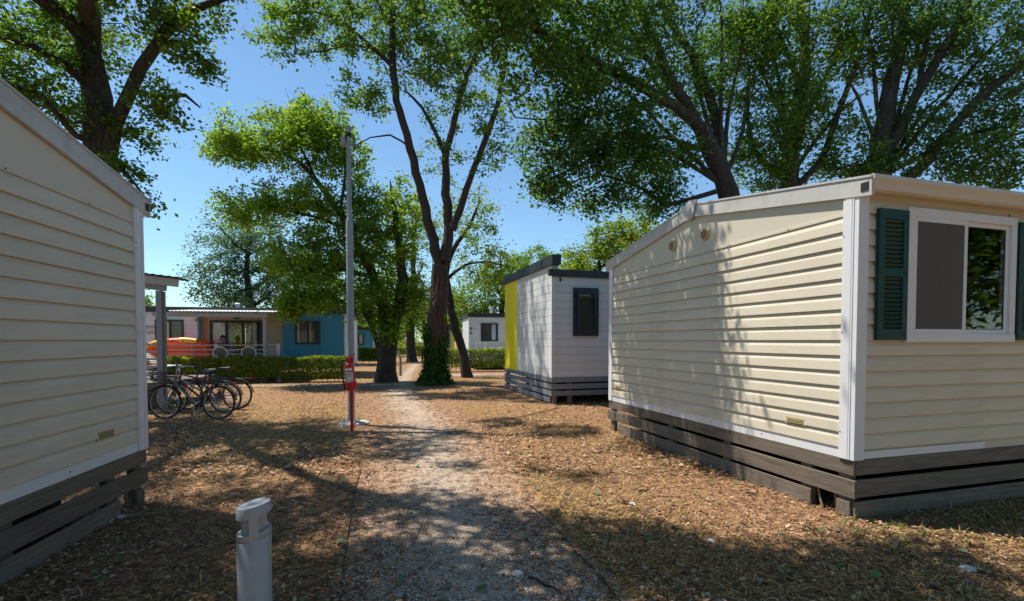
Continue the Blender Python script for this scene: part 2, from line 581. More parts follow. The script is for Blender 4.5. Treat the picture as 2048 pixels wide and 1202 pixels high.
pl = [(640, 1500), (655, 1202), (690, 1060), (715, 960), (730, 890), (722, 830), (715, 795), (735, 772), (785, 750), (812, 728), (824, 714), (828, 704)]
pr = [(1560, 1500), (1270, 1202), (1125, 1060), (1050, 960), (1000, 890), (940, 830), (895, 795), (862, 772), (840, 750), (850, 728), (842, 714), (838, 704)]
PATH = path_strip('gravel_path', [G(*p) for p in pl], [G(*p) for p in pr], .006)
path_strip('gravel_path', [G(380, 776), G(560, 775), G(730, 776), G(800, 775)], [G(380, 768.5), G(560, 767.5), G(730, 766), G(800, 764)], .010, 6)
path_strip('gravel_path', [G(890, 756), G(960, 753), G(1040, 752), G(1200, 752)], [G(880, 747), G(960, 745), G(1040, 744), G(1200, 744)], .010, 6)

def on_path(x, y):
    best = None
    for i, (ax, ay, bx, by) in enumerate(PATH):
        d = abs(ay - y)
        if best is None or d < best[0]:
            best = (d, ax, bx)
    if best[0] > 1.5:
        return False
    return best[1] < x < best[2]

# ------------------------------------------------------------------ mobile homes with cream siding
COURSE = 0.1347
def plank_mesh(length, name='siding_plank', c=COURSE, lip=.024):
    b = MB()
    prof = [(0.0, 0.0), (-lip, 0.0), (-lip, .006), (-lip * .80, c * .60), (-.002, c * .985), (0.0, c)]
    return b.prism(prof, 0, length).mesh(name)

def slat_vent(parent, w, h, loc, rot):
    v = MB().box(-w / 2, w / 2, -.012, 0, -h / 2, h / 2)
    o = obj('floor_vent', v, M['vent'], parent, bevel=.003, loc=loc, rot=rot)
    d = MB().box(-w * .40, w * .40, -.0145, -.011, -h * .34, h * .30)
    obj('vent_opening', d, M['vent_dark'], o)
    s = MB()
    for k in range(3):
        z = -h * .24 + k * h * .2
        s.box(-w * .40, w * .40, -.019, -.013, z, z + h * .085)
    obj('slat', s, M['vent'], o)
    return o

def mobile_home(label, loc, rotz, front=True, seed=1, round_vents=True):
    rnd = random.Random(seed)
    W, LEN = 4.40, 7.6
    home = thing('mobile_home', label, 'mobile home', loc, rotz)
    RG = (0, 0, -math.pi / 2)
    eave, ridge = 2.80, 3.16
    wx0, wx1, wz0, wz1 = .58, 1.88, 1.60, 2.66
    core = MB()
    t = .05
    core.box(.004, LEN, W - t, W, .5, 2.84)
    core.box(LEN - t, LEN, .004, W, .5, 2.84)
    core.box(.004, .004 + t, .004, W, .5, 2.84)
    if front:
        core.box(.004, wx0, .004, t, .5, 2.84)
        core.box(wx1, LEN, .004, t, .5, 2.84)
        core.box(wx0, wx1, .004, t, .5, wz0)
        core.box(wx0, wx1, .004, t, wz1, 2.84)
    else:
        core.box(.004, LEN, .004, t, .5, 2.84)
    core.box(.004, LEN, .004, W, .46, .50)
    obj('wall', core, M['panel'], home)
    inn = MB().box(.06, LEN - .06, .06, W - .06, 2.80, 2.83)
    inn.box(.06, 3.2, 2.2, 2.25, .52, 2.80)
    obj('inner_wall', inn, M['inside'], home)
    gp = MB()
    prof = [(0.004, 2.64), (W - .004, 2.64), (W - .004, eave + .02), (W / 2, ridge + .02), (0.004, eave + .02)]
    gp.prism(prof, -.004, .010)
    obj('gable_panel', gp, M['panel'], home)
    obj('panel_strip', MB().box(-.016, .0, .0, W, 2.632, 2.652), M['cream'], home)
    pm = plank_mesh(W - .16)
    for k in range(15):
        obj('siding_plank', pm, M['cream'], home, loc=(.0 + rnd.uniform(-.001, .001), W - .08, .612 + k * COURSE), rot=RG)
    if front:
        lm, l1 = plank_mesh(LEN - .1), plank_mesh(wx0 - .1)
        l2 = plank_mesh(LEN - wx1 - .02)
        for k in range(16):
            z = .612 + k * COURSE
            if z + COURSE > wz0 - .03 and z < wz1 + .0:
                obj('siding_plank', l1, M['cream'], home, loc=(.08, 0, z))
                obj('siding_plank', l2, M['cream'], home, loc=(wx1 + .02, 0, z))
            else:
                obj('siding_plank', lm, M['cream'], home, loc=(.08, 0, z))
    # white trims
    ct = MB()
    ct.box(-.031, .0, -.031, .115, .52, 2.80)
    ct.box(-.037, -.030, .010, .022, .52, 2.80)
    ct.box(-.035, -.030, .030, .090, .52, 2.80)
    ct.box(0.0, .085, -.0308, .0, .52, 2.80)
    obj('corner_trim', ct, M['white'], home, bevel=.002)
    ct = MB().box(-.031, .0, W - .09, W + .022, .52, 2.80).box(0, .085, W, W + .022, .52, 2.80)
    obj('corner_trim', ct, M['white'], home, bevel=.002)
    obj('base_trim', MB().box(-.015, 0, .115, W - .09, .52, .612), M['white'], home)
    if front:
        obj('base_trim', MB().box(.085, 1.62, -.016, 0, .525, .590), M['white'], home)
    scr = MB()
    for z in (.75, 1.62, 2.45):
        scr.box(-.035, -.030, .098, .106, z, z + .008)
    for y in (.7, 1.5, 2.3, 3.1):
        scr.box(-.020, -.015, y, y + .010, 2.640, 2.650)
        scr.box(-.019, -.014, y + .3, y + .31, .56, .568)
    obj('screw', scr, M['vent_dark'], home, kind='stuff')
    # skirt boards
    rows = [(.385, .520), (.190, .345), (.004, .155)]
    for i, (z0, z1) in enumerate(rows):
        y0, y1 = (-.02, W + .03) if i == 0 else ((-.035, W + .06) if i == 1 else (.40, W - .30))
        b = MB().box(0, y1 - y0, -.026, 0, z0, z1)
        so_ = obj('skirt_board', b, M['board'], home, bevel=.003, loc=(.010 - .004 * (i == 1), y1, 0), rot=RG)
        nl = MB()
        for q in (.03, .05, 1.05, 2.1, 3.2, y1 - y0 - .06, y1 - y0 - .03):
            for zz in (z0 + .03, z1 - .03):
                xx = q + rnd.uniform(-.01, .01)
                nl.box(xx - .004, xx + .004, -.0275, -.026, zz - .004, zz + .004)
        obj('nail', nl, M['vent_dark'], so_, kind='stuff')
        if front:
            b = MB().box(.012, LEN, -.026, 0, z0 + .002, z1 - .002)
            obj('skirt_board', b, M['board'], home, bevel=.003, loc=(0, .008, 0))
    for y in (.03, .42, 1.5, 2.6, W - .12):
        h = MB().box(.012, .07, y, y + .11, 0, .50)
        obj('skirt_post', h, M['board'], home)
    obj('skirt_post', MB().box(-.012, .03, .014, .14, 0.0, .150), M['board'], home, bevel=.003)
    for a, b, r in (((.03, .36, .17), (.02, .52 if not front else .30, .0), .011), ((.05, .20, .20), (.05, .185, 0), .013)):
        obj('stake', MB().tube([a, b], r, 6), M['post_wood'], home)
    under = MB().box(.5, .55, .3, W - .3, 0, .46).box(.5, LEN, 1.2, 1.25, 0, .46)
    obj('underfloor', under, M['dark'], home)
    # roof
    for s in (0, 1):
        y0, y1 = (-.12, W / 2) if s == 0 else (W + .12, W / 2)
        r = MB()
        za, zb = 2.875, 3.255
        vs = [(-.03, y0, za), (LEN, y0, za), (LEN, y1, zb), (-.03, y1, zb)]
        r.add(vs + [(x, y, z - .03) for x, y, z in vs], [(0, 1, 2, 3), (7, 6, 5, 4), (0, 4, 5, 1), (1, 5, 6, 2), (2, 6, 7, 3), (3, 7, 4, 0)])
        obj('roof', r, M['roof_sheet'], home)
        f = MB()
        yy = (-.14, W / 2) if s == 0 else (W + .14, W / 2)
        zt0, zt1 = 2.895, 3.285
        hb = .155
        vs = [(-.040, yy[0], zt0), (-.040, yy[1], zt1), (-.040, yy[1], zt1 - hb), (-.040, yy[0], zt0 - hb)]
        f.add(vs + [(-.012, y, z) for x, y, z in vs], [(0, 1, 2, 3), (7, 6, 5, 4), (0, 4, 5, 1), (1, 5, 6, 2), (2, 6, 7, 3), (3, 7, 4, 0)])
        vs = [(-.048, yy[0], zt0 + .012), (-.048, yy[1], zt1 + .012), (.05, yy[1], zt1 + .012), (.05, yy[0], zt0 + .012)]
        f.add(vs + [(x, y, z - .018) for x, y, z in vs], [(0, 1, 2, 3), (7, 6, 5, 4), (0, 4, 5, 1), (1, 5, 6, 2), (2, 6, 7, 3), (3, 7, 4, 0)])
        obj('gable_fascia', f, M['fascia'], home)
    cap = MB()
    prof = [(W / 2 - .13, 3.315), (W / 2 + .02, 3.335), (W / 2 + .15, 3.27), (W / 2 + .07, 3.09), (W / 2 - .05, 3.10)]
    cap.prism(prof, -.062, -.045)
    obj('ridge_cap', cap, M['fascia'], home)
    g = MB()
    prof = [(0, 2.915), (-.15, 2.915), (-.155, 2.88), (-.135, 2.845), (-.125, 2.80), (-.10, 2.785), (0, 2.80)]
    g.prism(prof, -.03, LEN)
    obj('gutter', g, M['panel'], home)
    obj('gutter_end', MB().box(-.046, -.031, -.115, -.05, 2.79, 2.86), M['black'], home)
    if round_vents:
        for (y, z) in ((1.95, 2.86), (2.62, 2.84)):
            rv = MB()
            Mx = Matrix.Rotation(-math.pi / 2, 4, 'Y')
            rv.lathe([(.075, 0), (.075, .018), (.064, .030), (.058, .030), (.056, .016), (.001, .016)], 24, (-.004, y, z), Mx)
            o = obj('round_vent', rv, M['vent'], home, smooth=True)
            s = MB()
            for k in range(7):
                zz = z - .045 + k * .015
                hw = math.sqrt(max(.0004, .054 ** 2 - (zz - z) ** 2))
                s.box(-.030, -.021, y - hw, y + hw, zz - .003, zz + .003)
            obj('slat', s, M['vent'], o)
            obj('vent_opening', MB().lathe([(.055, 0), (.001, .001)], 20, (-.0215, y, z), Mx), M['vent_dark'], o)
    slat_vent(home, .235, .072, (-.010, .58, .765), RG)
    slat_vent(home, .235, .072, (-.010, W - .30, .765), RG)
    # window and shutters
    if front:
        w = part_root('window', home)
        fr = MB()
        fw = .075
        X0, X1, Z0, Z1 = .52, 1.94, 1.535, 2.715
        fr.box(X0, X1, -.045, -.004, Z1 - fw, Z1).box(X0, X1, -.05, -.004, Z0, Z0 + fw)
        fr.box(X0, X0 + fw, -.045, -.004, Z0 + fw, Z1 - fw).box(X1 - fw, X1, -.045, -.004, Z0 + fw, Z1 - fw)
        obj('frame', fr, M['white'], w, bevel=.004)
        xm = 1.25
        for a, b, y in ((X0 + fw, xm + .02, -.030), (xm - .01, X1 - fw, -.012)):
            s = MB()
            q = .042
            zz0, zz1 = Z0 + fw, Z1 - fw
            s.box(a, b, y - .012, y + .008, zz1 - q, zz1).box(a, b, y - .012, y + .008, zz0, zz0 + q)
            s.box(a, a + q, y - .012, y + .008, zz0 + q, zz1 - q).box(b - q, b, y - .012, y + .008, zz0 + q, zz1 - q)
            obj('sash', s, M['white'], w, bevel=.003)
            obj('pane', MB().box(a + q, b - q, y - .002, y + .002, zz0 + q, zz1 - q), M['glass'], w)
            e = MB()
            qq = q + .006
            e.box(a + q, b - q, y - .004, y + .003, zz1 - qq, zz1 - q).box(a + q, b - q, y - .004, y + .003, zz0 + q, zz0 + qq)
            e.box(a + q, a + qq, y - .004, y + .003, zz0 + qq, zz1 - qq).box(b - qq, b - q, y - .004, y + .003, zz0 + qq, zz1 - qq)
            obj('seal', e, M['seal'], w)
        obj('insect_screen', MB().box(X0 + fw + .042, xm + .02 - .042, -.0385, -.0365, Z0 + fw + .042, Z1 - fw - .042), M['insect_screen'], w)
        def curtain(x0, x1, y, m, nm, amp=.018, fold=.06):
            c = MB()
            n = int((x1 - x0) / .008)
            vs, fs = [], []
            for i in range(n + 1):
                x = x0 + (x1 - x0) * i / n
                yy = y + amp * math.sin(2 * math.pi * x / fold + .7 * math.sin(x * 9))
                vs += [(x, yy, 1.56), (x, yy, 2.72)]
            for i in range(n):
                fs.append((2 * i, 2 * i + 2, 2 * i + 3, 2 * i + 1))
            c.add(vs, fs)
            obj(nm, c, m, w, smooth=True)
        curtain(.54, 1.30, .10, M['screen'], 'net_curtain', .01, .05)
        curtain(1.29, 1.55, .16, M['curtain'], 'curtain')
        for x0 in (.170, 1.955):
            sh = MB()
            a, b, z0, z1 = x0, x0 + .340, 1.555, 2.675
            y0, y1 = -.060, -.025
            st = .062
            sh.box(a, a + st, y0, y1, z0, z1).box(b - st, b, y0, y1, z0, z1)
            zm = 2.10
            for p, q in ((z0, z0 + .095), (zm, zm + .075), (z1 - .085, z1)):
                sh.box(a + st, b - st, y0, y1, p, q)
            sh.box(a + .01, b - .01, -.032, -.0265, z0 + .01, z1 - .01)
            o = obj('shutter', sh, M['green'], home, bevel=.004)
            lv = MB()
            for p, q in ((z0 + .095, zm), (zm + .075, z1 - .085)):
                n = int((q - p) / .036)
                for k in range(n):
                    z = p + (k + .5) * (q - p) / n
                    Mx = Matrix.Translation((0, -.043, z)) @ Matrix.Rotation(math.radians(38), 4, 'X')
                    lv.box(a + st - .002, b - st + .002, -.004, .004, -.019, .019, Mx)
            obj('louvre', lv, M['green'], o, kind='stuff')
            bl = MB()
            for xx in (a + .03, b - .03):
                for zz in (z0 + .04, zm + .03, z1 - .045):
                    bl.box(xx - .008, xx + .008, y0 - .004, y0, zz - .008, zz + .008)
            obj('screw', bl, M['vent_dark'], o)
    return home

RH = (2.94, 4.15, 0)
mobile_home('cream mobile home with green window shutters and two round gable vents', RH, math.atan2(.28, .96), True, 3)
mobile_home('shaded cream mobile home whose gable wall stands beside the grey bollard light', (-3.52, 4.60, 0), math.pi + math.atan2(.184, .983), False, 5, False)

# ------------------------------------------------------------------ modern flat-roofed homes
def lapped(x0, x1, z0, z1, n, y=0, lip=.012, M4=None):
    b = MB()
    c = (z1 - z0) / n
    for k in range(n):
        z = z0 + k * c
        b.prism([(y, z), (y - lip, z + .006), (y - lip, z + c - .008), (y, z + c)], x0, x1, M4)
    return b

def framed_window(parent, x0, x1, z0, z1, y, fr=.05, mullions=(), inner='dark', frame_mat='anthracite', curt=None, deep=.25):
    w = part_root('window', parent)
    b = MB()
    b.box(x0, x1, y - .05, y + .01, z1 - fr, z1).box(x0, x1, y - .05, y + .01, z0, z0 + fr)
    b.box(x0, x0 + fr, y - .05, y + .01, z0 + fr, z1 - fr).box(x1 - fr, x1, y - .05, y + .01, z0 + fr, z1 - fr)
    for m in mullions:
        b.box(m - fr * .6, m + fr * .6, y - .045, y + .005, z0 + fr, z1 - fr)
    obj('frame', b, M[frame_mat], w)
    obj('pane', MB().box(x0 + fr, x1 - fr, y - .022, y - .018, z0 + fr, z1 - fr), M['glass'], w)
    if curt:
        for (a, c, m) in curt:
            n = max(6, int((c - a) / .03))
            vs, fs = [], []
            for i in range(n + 1):
                x = a + (c - a) * i / n
                yy = y + .035 + .012 * math.sin(i * 1.3)
                vs += [(x, yy, z0), (x, yy, z1)]
            for i in range(n):
                fs.append((2 * i, 2 * i + 2, 2 * i + 3, 2 * i + 1))
            obj('curtain', MB().add(vs, fs), M[m], w, smooth=True)
    return w

def wall_with_holes(x0, x1, z0, z1, y0, y1, holes):
    """boxes of a wall around rectangular openings that do not overlap in x"""
    b = MB()
    hs = sorted(holes)
    x = x0
    for (a, c, p, q) in hs:
        b.box(x, a, y0, y1, z0, z1)
        if p > z0:
            b.box(a, c, y0, y1, z0, p)
        if q < z1:
            b.box(a, c, y0, y1, q, z1)
        x = c
    b.box(x, x1, y0, y1, z0, z1)
    return b

# white home with the yellow panel (between the cream home and the ivy tree)
c0 = G(1103, 808.8)
home = thing('mobile_home', 'white plank mobile home with a bright yellow wall panel and anthracite roof edge', 'mobile home', (c0.x, c0.y, 0), math.atan2(.275, .961))
LC, WC = 6.5, 4.30
core = wall_with_holes(.02, LC, .60, 3.1, .02, .10, [(.58, 1.20, 1.70, 2.80)])
core.box(.02, .10, .10, WC, .60, 3.1).box(.10, LC, WC - .08, WC, .60, 3.1).box(LC - .08, LC, .1, WC, .6, 3.1)
core.box(.02, LC, .02, WC, .58, .62)
obj('wall', core, M['white_plank'], home)
obj('inner_wall', MB().box(.12, 4, 2.0, 2.05, .62, 3.0), M['inside'], home)
nz = 13
cz = (3.09 - .65) / nz
pmL = MB().prism([(0, 0), (-.012, .004), (-.012, cz - .010), (0, cz - .004)], 0, 2.86).mesh('wall_plank')
pmF = MB().prism([(0, 0), (-.012, .004), (-.012, cz - .010), (0, cz - .004)], 0, LC - .06).mesh('wall_plank')
pmA = MB().prism([(0, 0), (-.012, .004), (-.012, cz - .010), (0, cz - .004)], 0, .50).mesh('wall_plank')
pmB = MB().prism([(0, 0), (-.012, .004), (-.012, cz - .010), (0, cz - .004)], 0, LC - 1.26).mesh('wall_plank')
for k in range(nz + 2):
    z = .65 + k * cz
    obj('wall_plank', pmL, M['white_plank'], home, loc=(.02, 2.90, z), rot=(0, 0, -math.pi / 2))
for k in range(nz):
    z = .65 + k * cz
    if 1.62 - cz < z < 2.84:
        obj('wall_plank', pmA, M['white_plank'], home, loc=(.05, .02, z))
        obj('wall_plank', pmB, M['white_plank'], home, loc=(1.24, .02, z))
    else:
        obj('wall_plank', pmF, M['white_plank'], home, loc=(.05, .02, z))
obj('corner_trim', MB().box(-.004, .05, -.004, .05, .65, 3.10), M['white'], home)
obj('corner_trim', MB().box(-.002, .02, 2.86, 2.90, .65, 3.40), M['white'], home)
obj('yellow_panel', MB().box(-.004, .03, 2.90, WC + .01, .65, 3.40), M['yellow'], home, label='bright yellow wall panel')
obj('parapet', MB().box(.02, .16, .02, WC, 3.1, 3.42), M['white_plank'], home)
obj('parapet_fascia', MB().box(-.05, .18, -.16, WC + .05, 3.36, 3.60), M['anthracite'], home, bevel=.006)
obj('roof', MB().box(.165, LC, -.10, WC, 3.10, 3.255).box(-.10, .165, -.12, .018, 3.10, 3.257), M['anthracite'], home, bevel=.005)
framed_window(home, .56, 1.22, 1.66, 2.84, 0, .07)
sash = MB()
Mx = Matrix.Translation((.64, -.055, 1.72)) @ Matrix.Rotation(math.radians(3.5), 4, 'X') @ Matrix.Rotation(math.radians(-1.2), 4, 'Y')
sash.box(0, .52, -.02, .02, 0, .07, Mx).box(0, .52, -.02, .02, .97, 1.04, Mx).box(0, .06, -.02, .02, .07, .97, Mx).box(.46, .52, -.02, .02, .07, .97, Mx)
so = obj('sash', sash, M['anthracite'], home)
obj('pane', MB().box(.06, .46, -.003, .003, .07, .97, Mx), M['glass'], so)
obj('wall_lamp', MB().box(.20, .24, -.03, .0, 2.98, 3.06), M['black'], home)
for i, (z0, z1) in enumerate(((.53, .648), (.365, .49), (.20, .325), (.03, .155))):
    obj('skirt_board', MB().box(-.012, .014, -.015 + .12 * (i == 3), WC + .02, z0, z1), M['board_grey'], home)
    if i < 3:
        obj('skirt_board', MB().box(.016, LC, -.014, .012, z0, z1), M['board_grey'], home)
for (x, y) in ((.04, .03), (.04, 2.1), (.04, WC - .12), (.45, .04), (2.4, .04)):
    obj('skirt_post', MB().box(x, x + .10, y, y + .10, 0, .58), M['post_wood'] if y < .05 else M['board_grey'], home)
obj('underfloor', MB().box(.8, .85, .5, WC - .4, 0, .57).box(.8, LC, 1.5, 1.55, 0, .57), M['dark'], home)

# ---- railing helper (own part set)
def railing(parent, x0, x1, y, z0, z1, n, post_x, rail_r=.018, post=.10, mat_='rail'):
    for k in range(n):
        z = z0 + (z1 - z0) * k / (n - 1)
        obj('rail', MB().box(x0, x1, y - rail_r, y + rail_r, z - rail_r, z + rail_r), M[mat_], parent)
    for x in post_x:
        obj('railing_post', MB().box(x - post / 2, x + post / 2, y - post / 2, y + post / 2, .0, z1 + .05), M['rail'], parent)

# blue and white home with terrace
home = thing('mobile_home', 'blue and white mobile home with covered terrace behind the long hedge', 'mobile home', (-6.95, 20.2, 0), math.atan2(.2, .98))
def ds(px):      # local x on the front plane for a photo column
    rel = (px - CX) / F_PX
    return (rel * 20.2 + 6.95) / (.98 - .2 * rel)
xb, xc, xw = ds(566), ds(399), ds(270)
zt = 2.66
DEP = 4.4
core = wall_with_holes(xb, 0, .45, zt, 0, .08, [(ds(591), ds(640), 1.40, 2.36)])
core.box(-.08, 0, .08, DEP, .45, zt).box(xb, 0, DEP, DEP + .08, .45, zt)
obj('blue_wall', core, M['blue'], home)
obj('panel_joint', MB().box(ds(638.5), ds(639.6), -.004, 0, .45, 1.38).box(ds(638.5), ds(639.6), -.004, 0, 2.38, zt), M['anthracite'], home)
obj('corner_trim', MB().box(-.03, .03, -.015, .03, .45, zt), M['white'], home)
Ms = Matrix.Translation((.0, 0, 0)) @ Matrix.Rotation(math.pi / 2, 4, 'Z')
obj('siding', lapped(.04, DEP, .45, zt, 13, 0, .014, Ms), M['white_plank'], home)
core = wall_with_holes(xc, xb, .45, zt, .28, .36, [(ds(415), ds(521), .47, 2.36)])
obj('terrace_wall', core, M['beige'], home)
core = wall_with_holes(xw, xc, .45, zt, .02, .10, [(ds(311), ds(368), 1.40, 2.36)])
core.box(xc - .08, xc, .1, .28, .45, zt).box(xw, xc, DEP, DEP + .08, .45, zt).box(xw, xw + .08, .1, DEP, .45, zt)
obj('white_wall', core, M['cool_white'], home)
b = MB()
n = 13
c = (zt - .45) / n
for k in range(n):
    z = .45 + k * c
    segs = [(xw, xc)] if (z + c < 1.40 or z > 2.36) else [(xw, ds(311)), (ds(368), xc)]
    for a, e in segs:
        b.prism([(.02, z), (.008, z + .005), (.008, z + c - .010), (.02, z + c - .003)], a, e)
obj('siding', b, M['cool_white'], home)
obj('corner_trim', MB().box(xc - .06, xc + .012, -.002, .10, .45, zt), M['blue'], home)
obj('corner_trim', MB().box(xw - .02, xw + .05, -.002, .10, .45, zt), M['white'], home)
obj('floor', MB().box(xw, 0, .0, DEP, .40, .45), M['anthracite'], home)
obj('roof', MB().box(xw - .1, .12, -.10, DEP + .1, zt, zt + .20), M['anthracite'], home)
def dl(px, y):
    rel = (px - CX) / F_PX
    return (rel * (20.2 + .98 * y) + 6.95 + .2 * y) / (.98 - .2 * rel)
iw = wall_with_holes(xw, 0, .45, zt, 3.2, 3.25, [(dl(462, 3.2), dl(512, 3.2), .47, 2.25)])
obj('inner_wall', iw, M['white_plank'], home)
framed_window(home, ds(591), ds(640), 1.40, 2.36, 0, .06, (ds(617), ), curt=[(ds(593), ds(598), 'white_plastic'), (ds(619), ds(622), 'white_plastic')])
framed_window(home, ds(311), ds(368), 1.40, 2.36, .02, .07, (ds(341),), curt=[(ds(333), ds(339), 'white_plastic')])
framed_window(home, ds(415), ds(521), .47, 2.36, .28, .09, (ds(449), ds(483)), curt=[(ds(420), ds(445), 'white_plank'), (ds(462), ds(480), 'yellow_cloth'), (ds(486), ds(499), 'yellow_cloth'), (ds(500), ds(509), 'white_plastic')])
for px, y, zz in ((457, 2.2, 3.20), (618, 2.6, 3.10)):
    ch = MB().lathe([(.07, 2.86), (.07, zz - .1), (.12, zz - .09), (.12, zz - .04), (.05, zz)], 12, (ds(px) * 1.08, y, 0))
    obj('flue_pipe', ch, M['white_plastic'], home, smooth=True)
sx = ds(278)
sg = obj('number_sign', MB().box(sx, sx + .15, -.008, .008, 2.02, 2.14), M['sign_blue'], home)
obj('mark', MB().box(sx + .03, sx + .06, -.011, -.008, 2.04, 2.12).box(sx + .08, sx + .12, -.011, -.008, 2.05, 2.09), M['paper'], sg)
obj('small_sign', MB().box(sx + .05, sx + .16, -.008, .008, 1.83, 1.94), M['sign_plum'], home)
pl_ = obj('name_plate', MB().box(sx + .20, sx + .62, -.006, .008, 1.96, 2.16), M['sign_plate'], home)
mk = MB()
for k in range(14):
    mk.box(sx + .22 + k * .027, sx + .238 + k * .027, -.009, -.006, 2.06, 2.095 + .012 * (k % 3 == 0))
obj('mark', mk, M['ink'], pl_, kind='stuff')
pl_ = obj('name_plate', MB().box(sx + .24, sx + .54, -.006, .008, 1.80, 1.93), M['sign_plate'], home)
obj('mark', MB().box(sx + .34, sx + .38, -.009, -.006, 1.84, 1.90).box(sx + .41, sx + .425, -.009, -.006, 1.83, 1.90).box(sx + .46, sx + .475, -.009, -.006, 1.83, 1.90), M['ink'], pl_)
obj('wall_lamp', MB().box(ds(391), ds(394), -.05, .0, 2.30, 2.42), M['vent'], home)
# terrace (deck, railing, canopy) in front of it
ter = thing('terrace', 'raised terrace with grey metal railing and flat canopy before the blue home', 'terrace', (-6.95, 20.2, 0), math.atan2(.2, .98))
RY = -1.75
tx0, tx1 = -7.4, ds(566) - .1
obj('deck', MB().box(tx0, tx1, RY - .1, -.02, .30, .42), M['board'], ter)
for k in range(4):
    obj('skirt_board', MB().box(tx0, tx1, RY - .13, RY - .105, .02 + k * .075, .08 + k * .075), M['board'], ter)
def dr(px):      # local x on the railing plane
    rel = (px - CX) / F_PX
    ox, oy = -6.95 - .2 * RY, 20.2 + .98 * RY
    return (rel * oy - ox) / (.98 - .2 * rel)
railing(ter, dr(331), dr(560), RY, .72, 1.38, 5, [dr(433), dr(557)], .016, .11)
obj('baluster', MB().box(dr(383.5), dr(385), RY - .02, RY + .02, .4, 1.39), M['rail'], ter)
for px in (330, 530):
    obj('canopy_post', MB().box(dr(px) - .055, dr(px) + .055, RY - .06, RY + .06, .40, 2.40), M['lamp_grey'], ter)
obj('canopy_beam', MB().box(dr(308), dr(537), RY - .09, RY - .02, 2.40, 2.56), M['lamp_grey'], ter)
cn = MB()
n = 60
xa, xz = dr(345), dr(560)
vs, fs = [], []
for i in range(n + 1):
    x = xa + (xz - xa) * i / n
    h = .014 * math.cos(i * math.pi)
    vs += [(x, RY - .25, 2.60 + h), (x, -.12, 2.74 + h)]
for i in range(n):
    fs.append((2 * i, 2 * i + 2, 2 * i + 3, 2 * i + 1))
cn.add(vs, fs)
co = obj('canopy_roof', cn, M['white'], ter)
sm = co.modifiers.new('solid', 'SOLIDIFY'); sm.thickness = .012
obj('canopy_lamp', MB().box(dr(462), dr(472), RY + .3, RY + .5, 2.36, 2.40), M['black'], ter)

def loc_t(px, y, z=.42):     # a spot on the terrace deck: photo column and local y
    rel = (px - CX) / F_PX
    ox, oy = -6.95 - .2 * y, 20.2 + .98 * y
    s = (rel * oy - ox) / (.98 - .2 * rel)
    return Vector((-6.95 + .98 * s - .2 * y, 20.2 + .2 * s + .98 * y, z))
TZ = math.atan2(.2, .98)

# second blue home, far white home, home with yellow edge
def small_home(label, corner, rotz, length, depth, zt, wall, side, win, roof='anthracite'):
    h = thing('mobile_home', label, 'mobile home', corner, rotz)
    holes = [(a, b_, p, q) for a, b_, p, q in win]
    c = wall_with_holes(0, length, .4, zt, 0, .08, holes)
    c.box(0, .08, .08, depth, .4, zt).box(length - .08, length, .08, depth, .4, zt).box(0, length, depth, depth + .08, .4, zt)
    obj('wall', c, M[wall], h)
    if wall == 'white_plank':
        nn = 13
        cc = (zt - .4) / nn
        b = MB()
        for k in range(nn):
            z = .4 + k * cc
            xs = [(0, length)]
            for a, b_, p, q in win:
                if z + cc > p and z < q:
                    xs = [(0, a), (b_, length)]
            for a, e in xs:
                b.prism([(0, z), (-.012, z + .005), (-.012, z + cc - .012), (0, z + cc - .003)], a, e)
        obj('siding', b, M[wall], h)
    Ms = Matrix.Rotation(-math.pi / 2, 4, 'Z')
    obj('siding', lapped(-depth, -.02, .4, zt, 13, 0, .014, Ms), M[side], h)
    obj('corner_trim', MB().box(-.02, .04, -.02, .04, .4, zt), M['white'], h)
    obj('roof', MB().box(-.08, length + .08, -.08, depth + .1, zt, zt + .22), M[roof], h)
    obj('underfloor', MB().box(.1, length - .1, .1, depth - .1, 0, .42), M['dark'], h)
    obj('inner_wall', MB().box(.08, length - .08, 1.6, 1.65, .4, zt), M['inside'], h)
    for a, b_, p, q in win:
        framed_window(h, a, b_, p, q, 0, .07, curt=[(b_ - .35, b_ - .12, 'white_plastic')])
    return h

ce = P(712, HOR, 37.0)
hE = small_home('smaller blue mobile home glimpsed beyond the lamp pole', (ce.x - 3.2, ce.y, 0), 0.1, 4.45, 4, 2.36, 'blue', 'blue', [(3.25, 3.72, 1.2, 2.1)])
obj('corner_trim', MB().box(4.41, 4.47, -.03, .10, .4, 2.36), M['white'], hE)
cf = P(938, HOR, 27.0)
hF = small_home('white plank mobile home with dark window behind the hedge by the leaning trunk', (cf.x, cf.y, 0), math.atan2(.20, .98), 6.0, 3.4, 2.86, 'white_plank', 'white_plank', [(.66, 1.64, 1.50, 2.52)])
obj('flue_pipe', MB().lathe([(.09, 3.0), (.09, 3.42), (.12, 3.43), (.12, 3.5)], 10, (1.4, .8, 0)), M['white_plastic'], hF)
for z0 in (2.16, 1.92):
    obj('number_sign', MB().box(.06, .17, -.02, -.012, z0, z0 + .12), M['ink'], hF)
obj('name_plate', MB().box(.20, .56, -.018, -.012, 2.18, 2.22), M['sign_plate'], hF)
terF = thing('terrace', 'small deck with white metal railing before the far white home', 'terrace', (cf.x, cf.y, 0), math.atan2(.20, .98))
obj('deck', MB().box(.1, 6, -1.6, -.1, .3, .42), M['board'], terF)
for k in range(4):
    obj('rail', MB().box(.25, 5, -1.5, -1.46, .78 + k * .20, .81 + k * .20), M['white'], terF)
for x in (.25, .42, .72, 2.0, 3.3):
    obj('railing_post', MB().box(x, x + (.05 if x == .42 else .10), -1.53, -1.43, .42, 1.46), M['white'], terF)
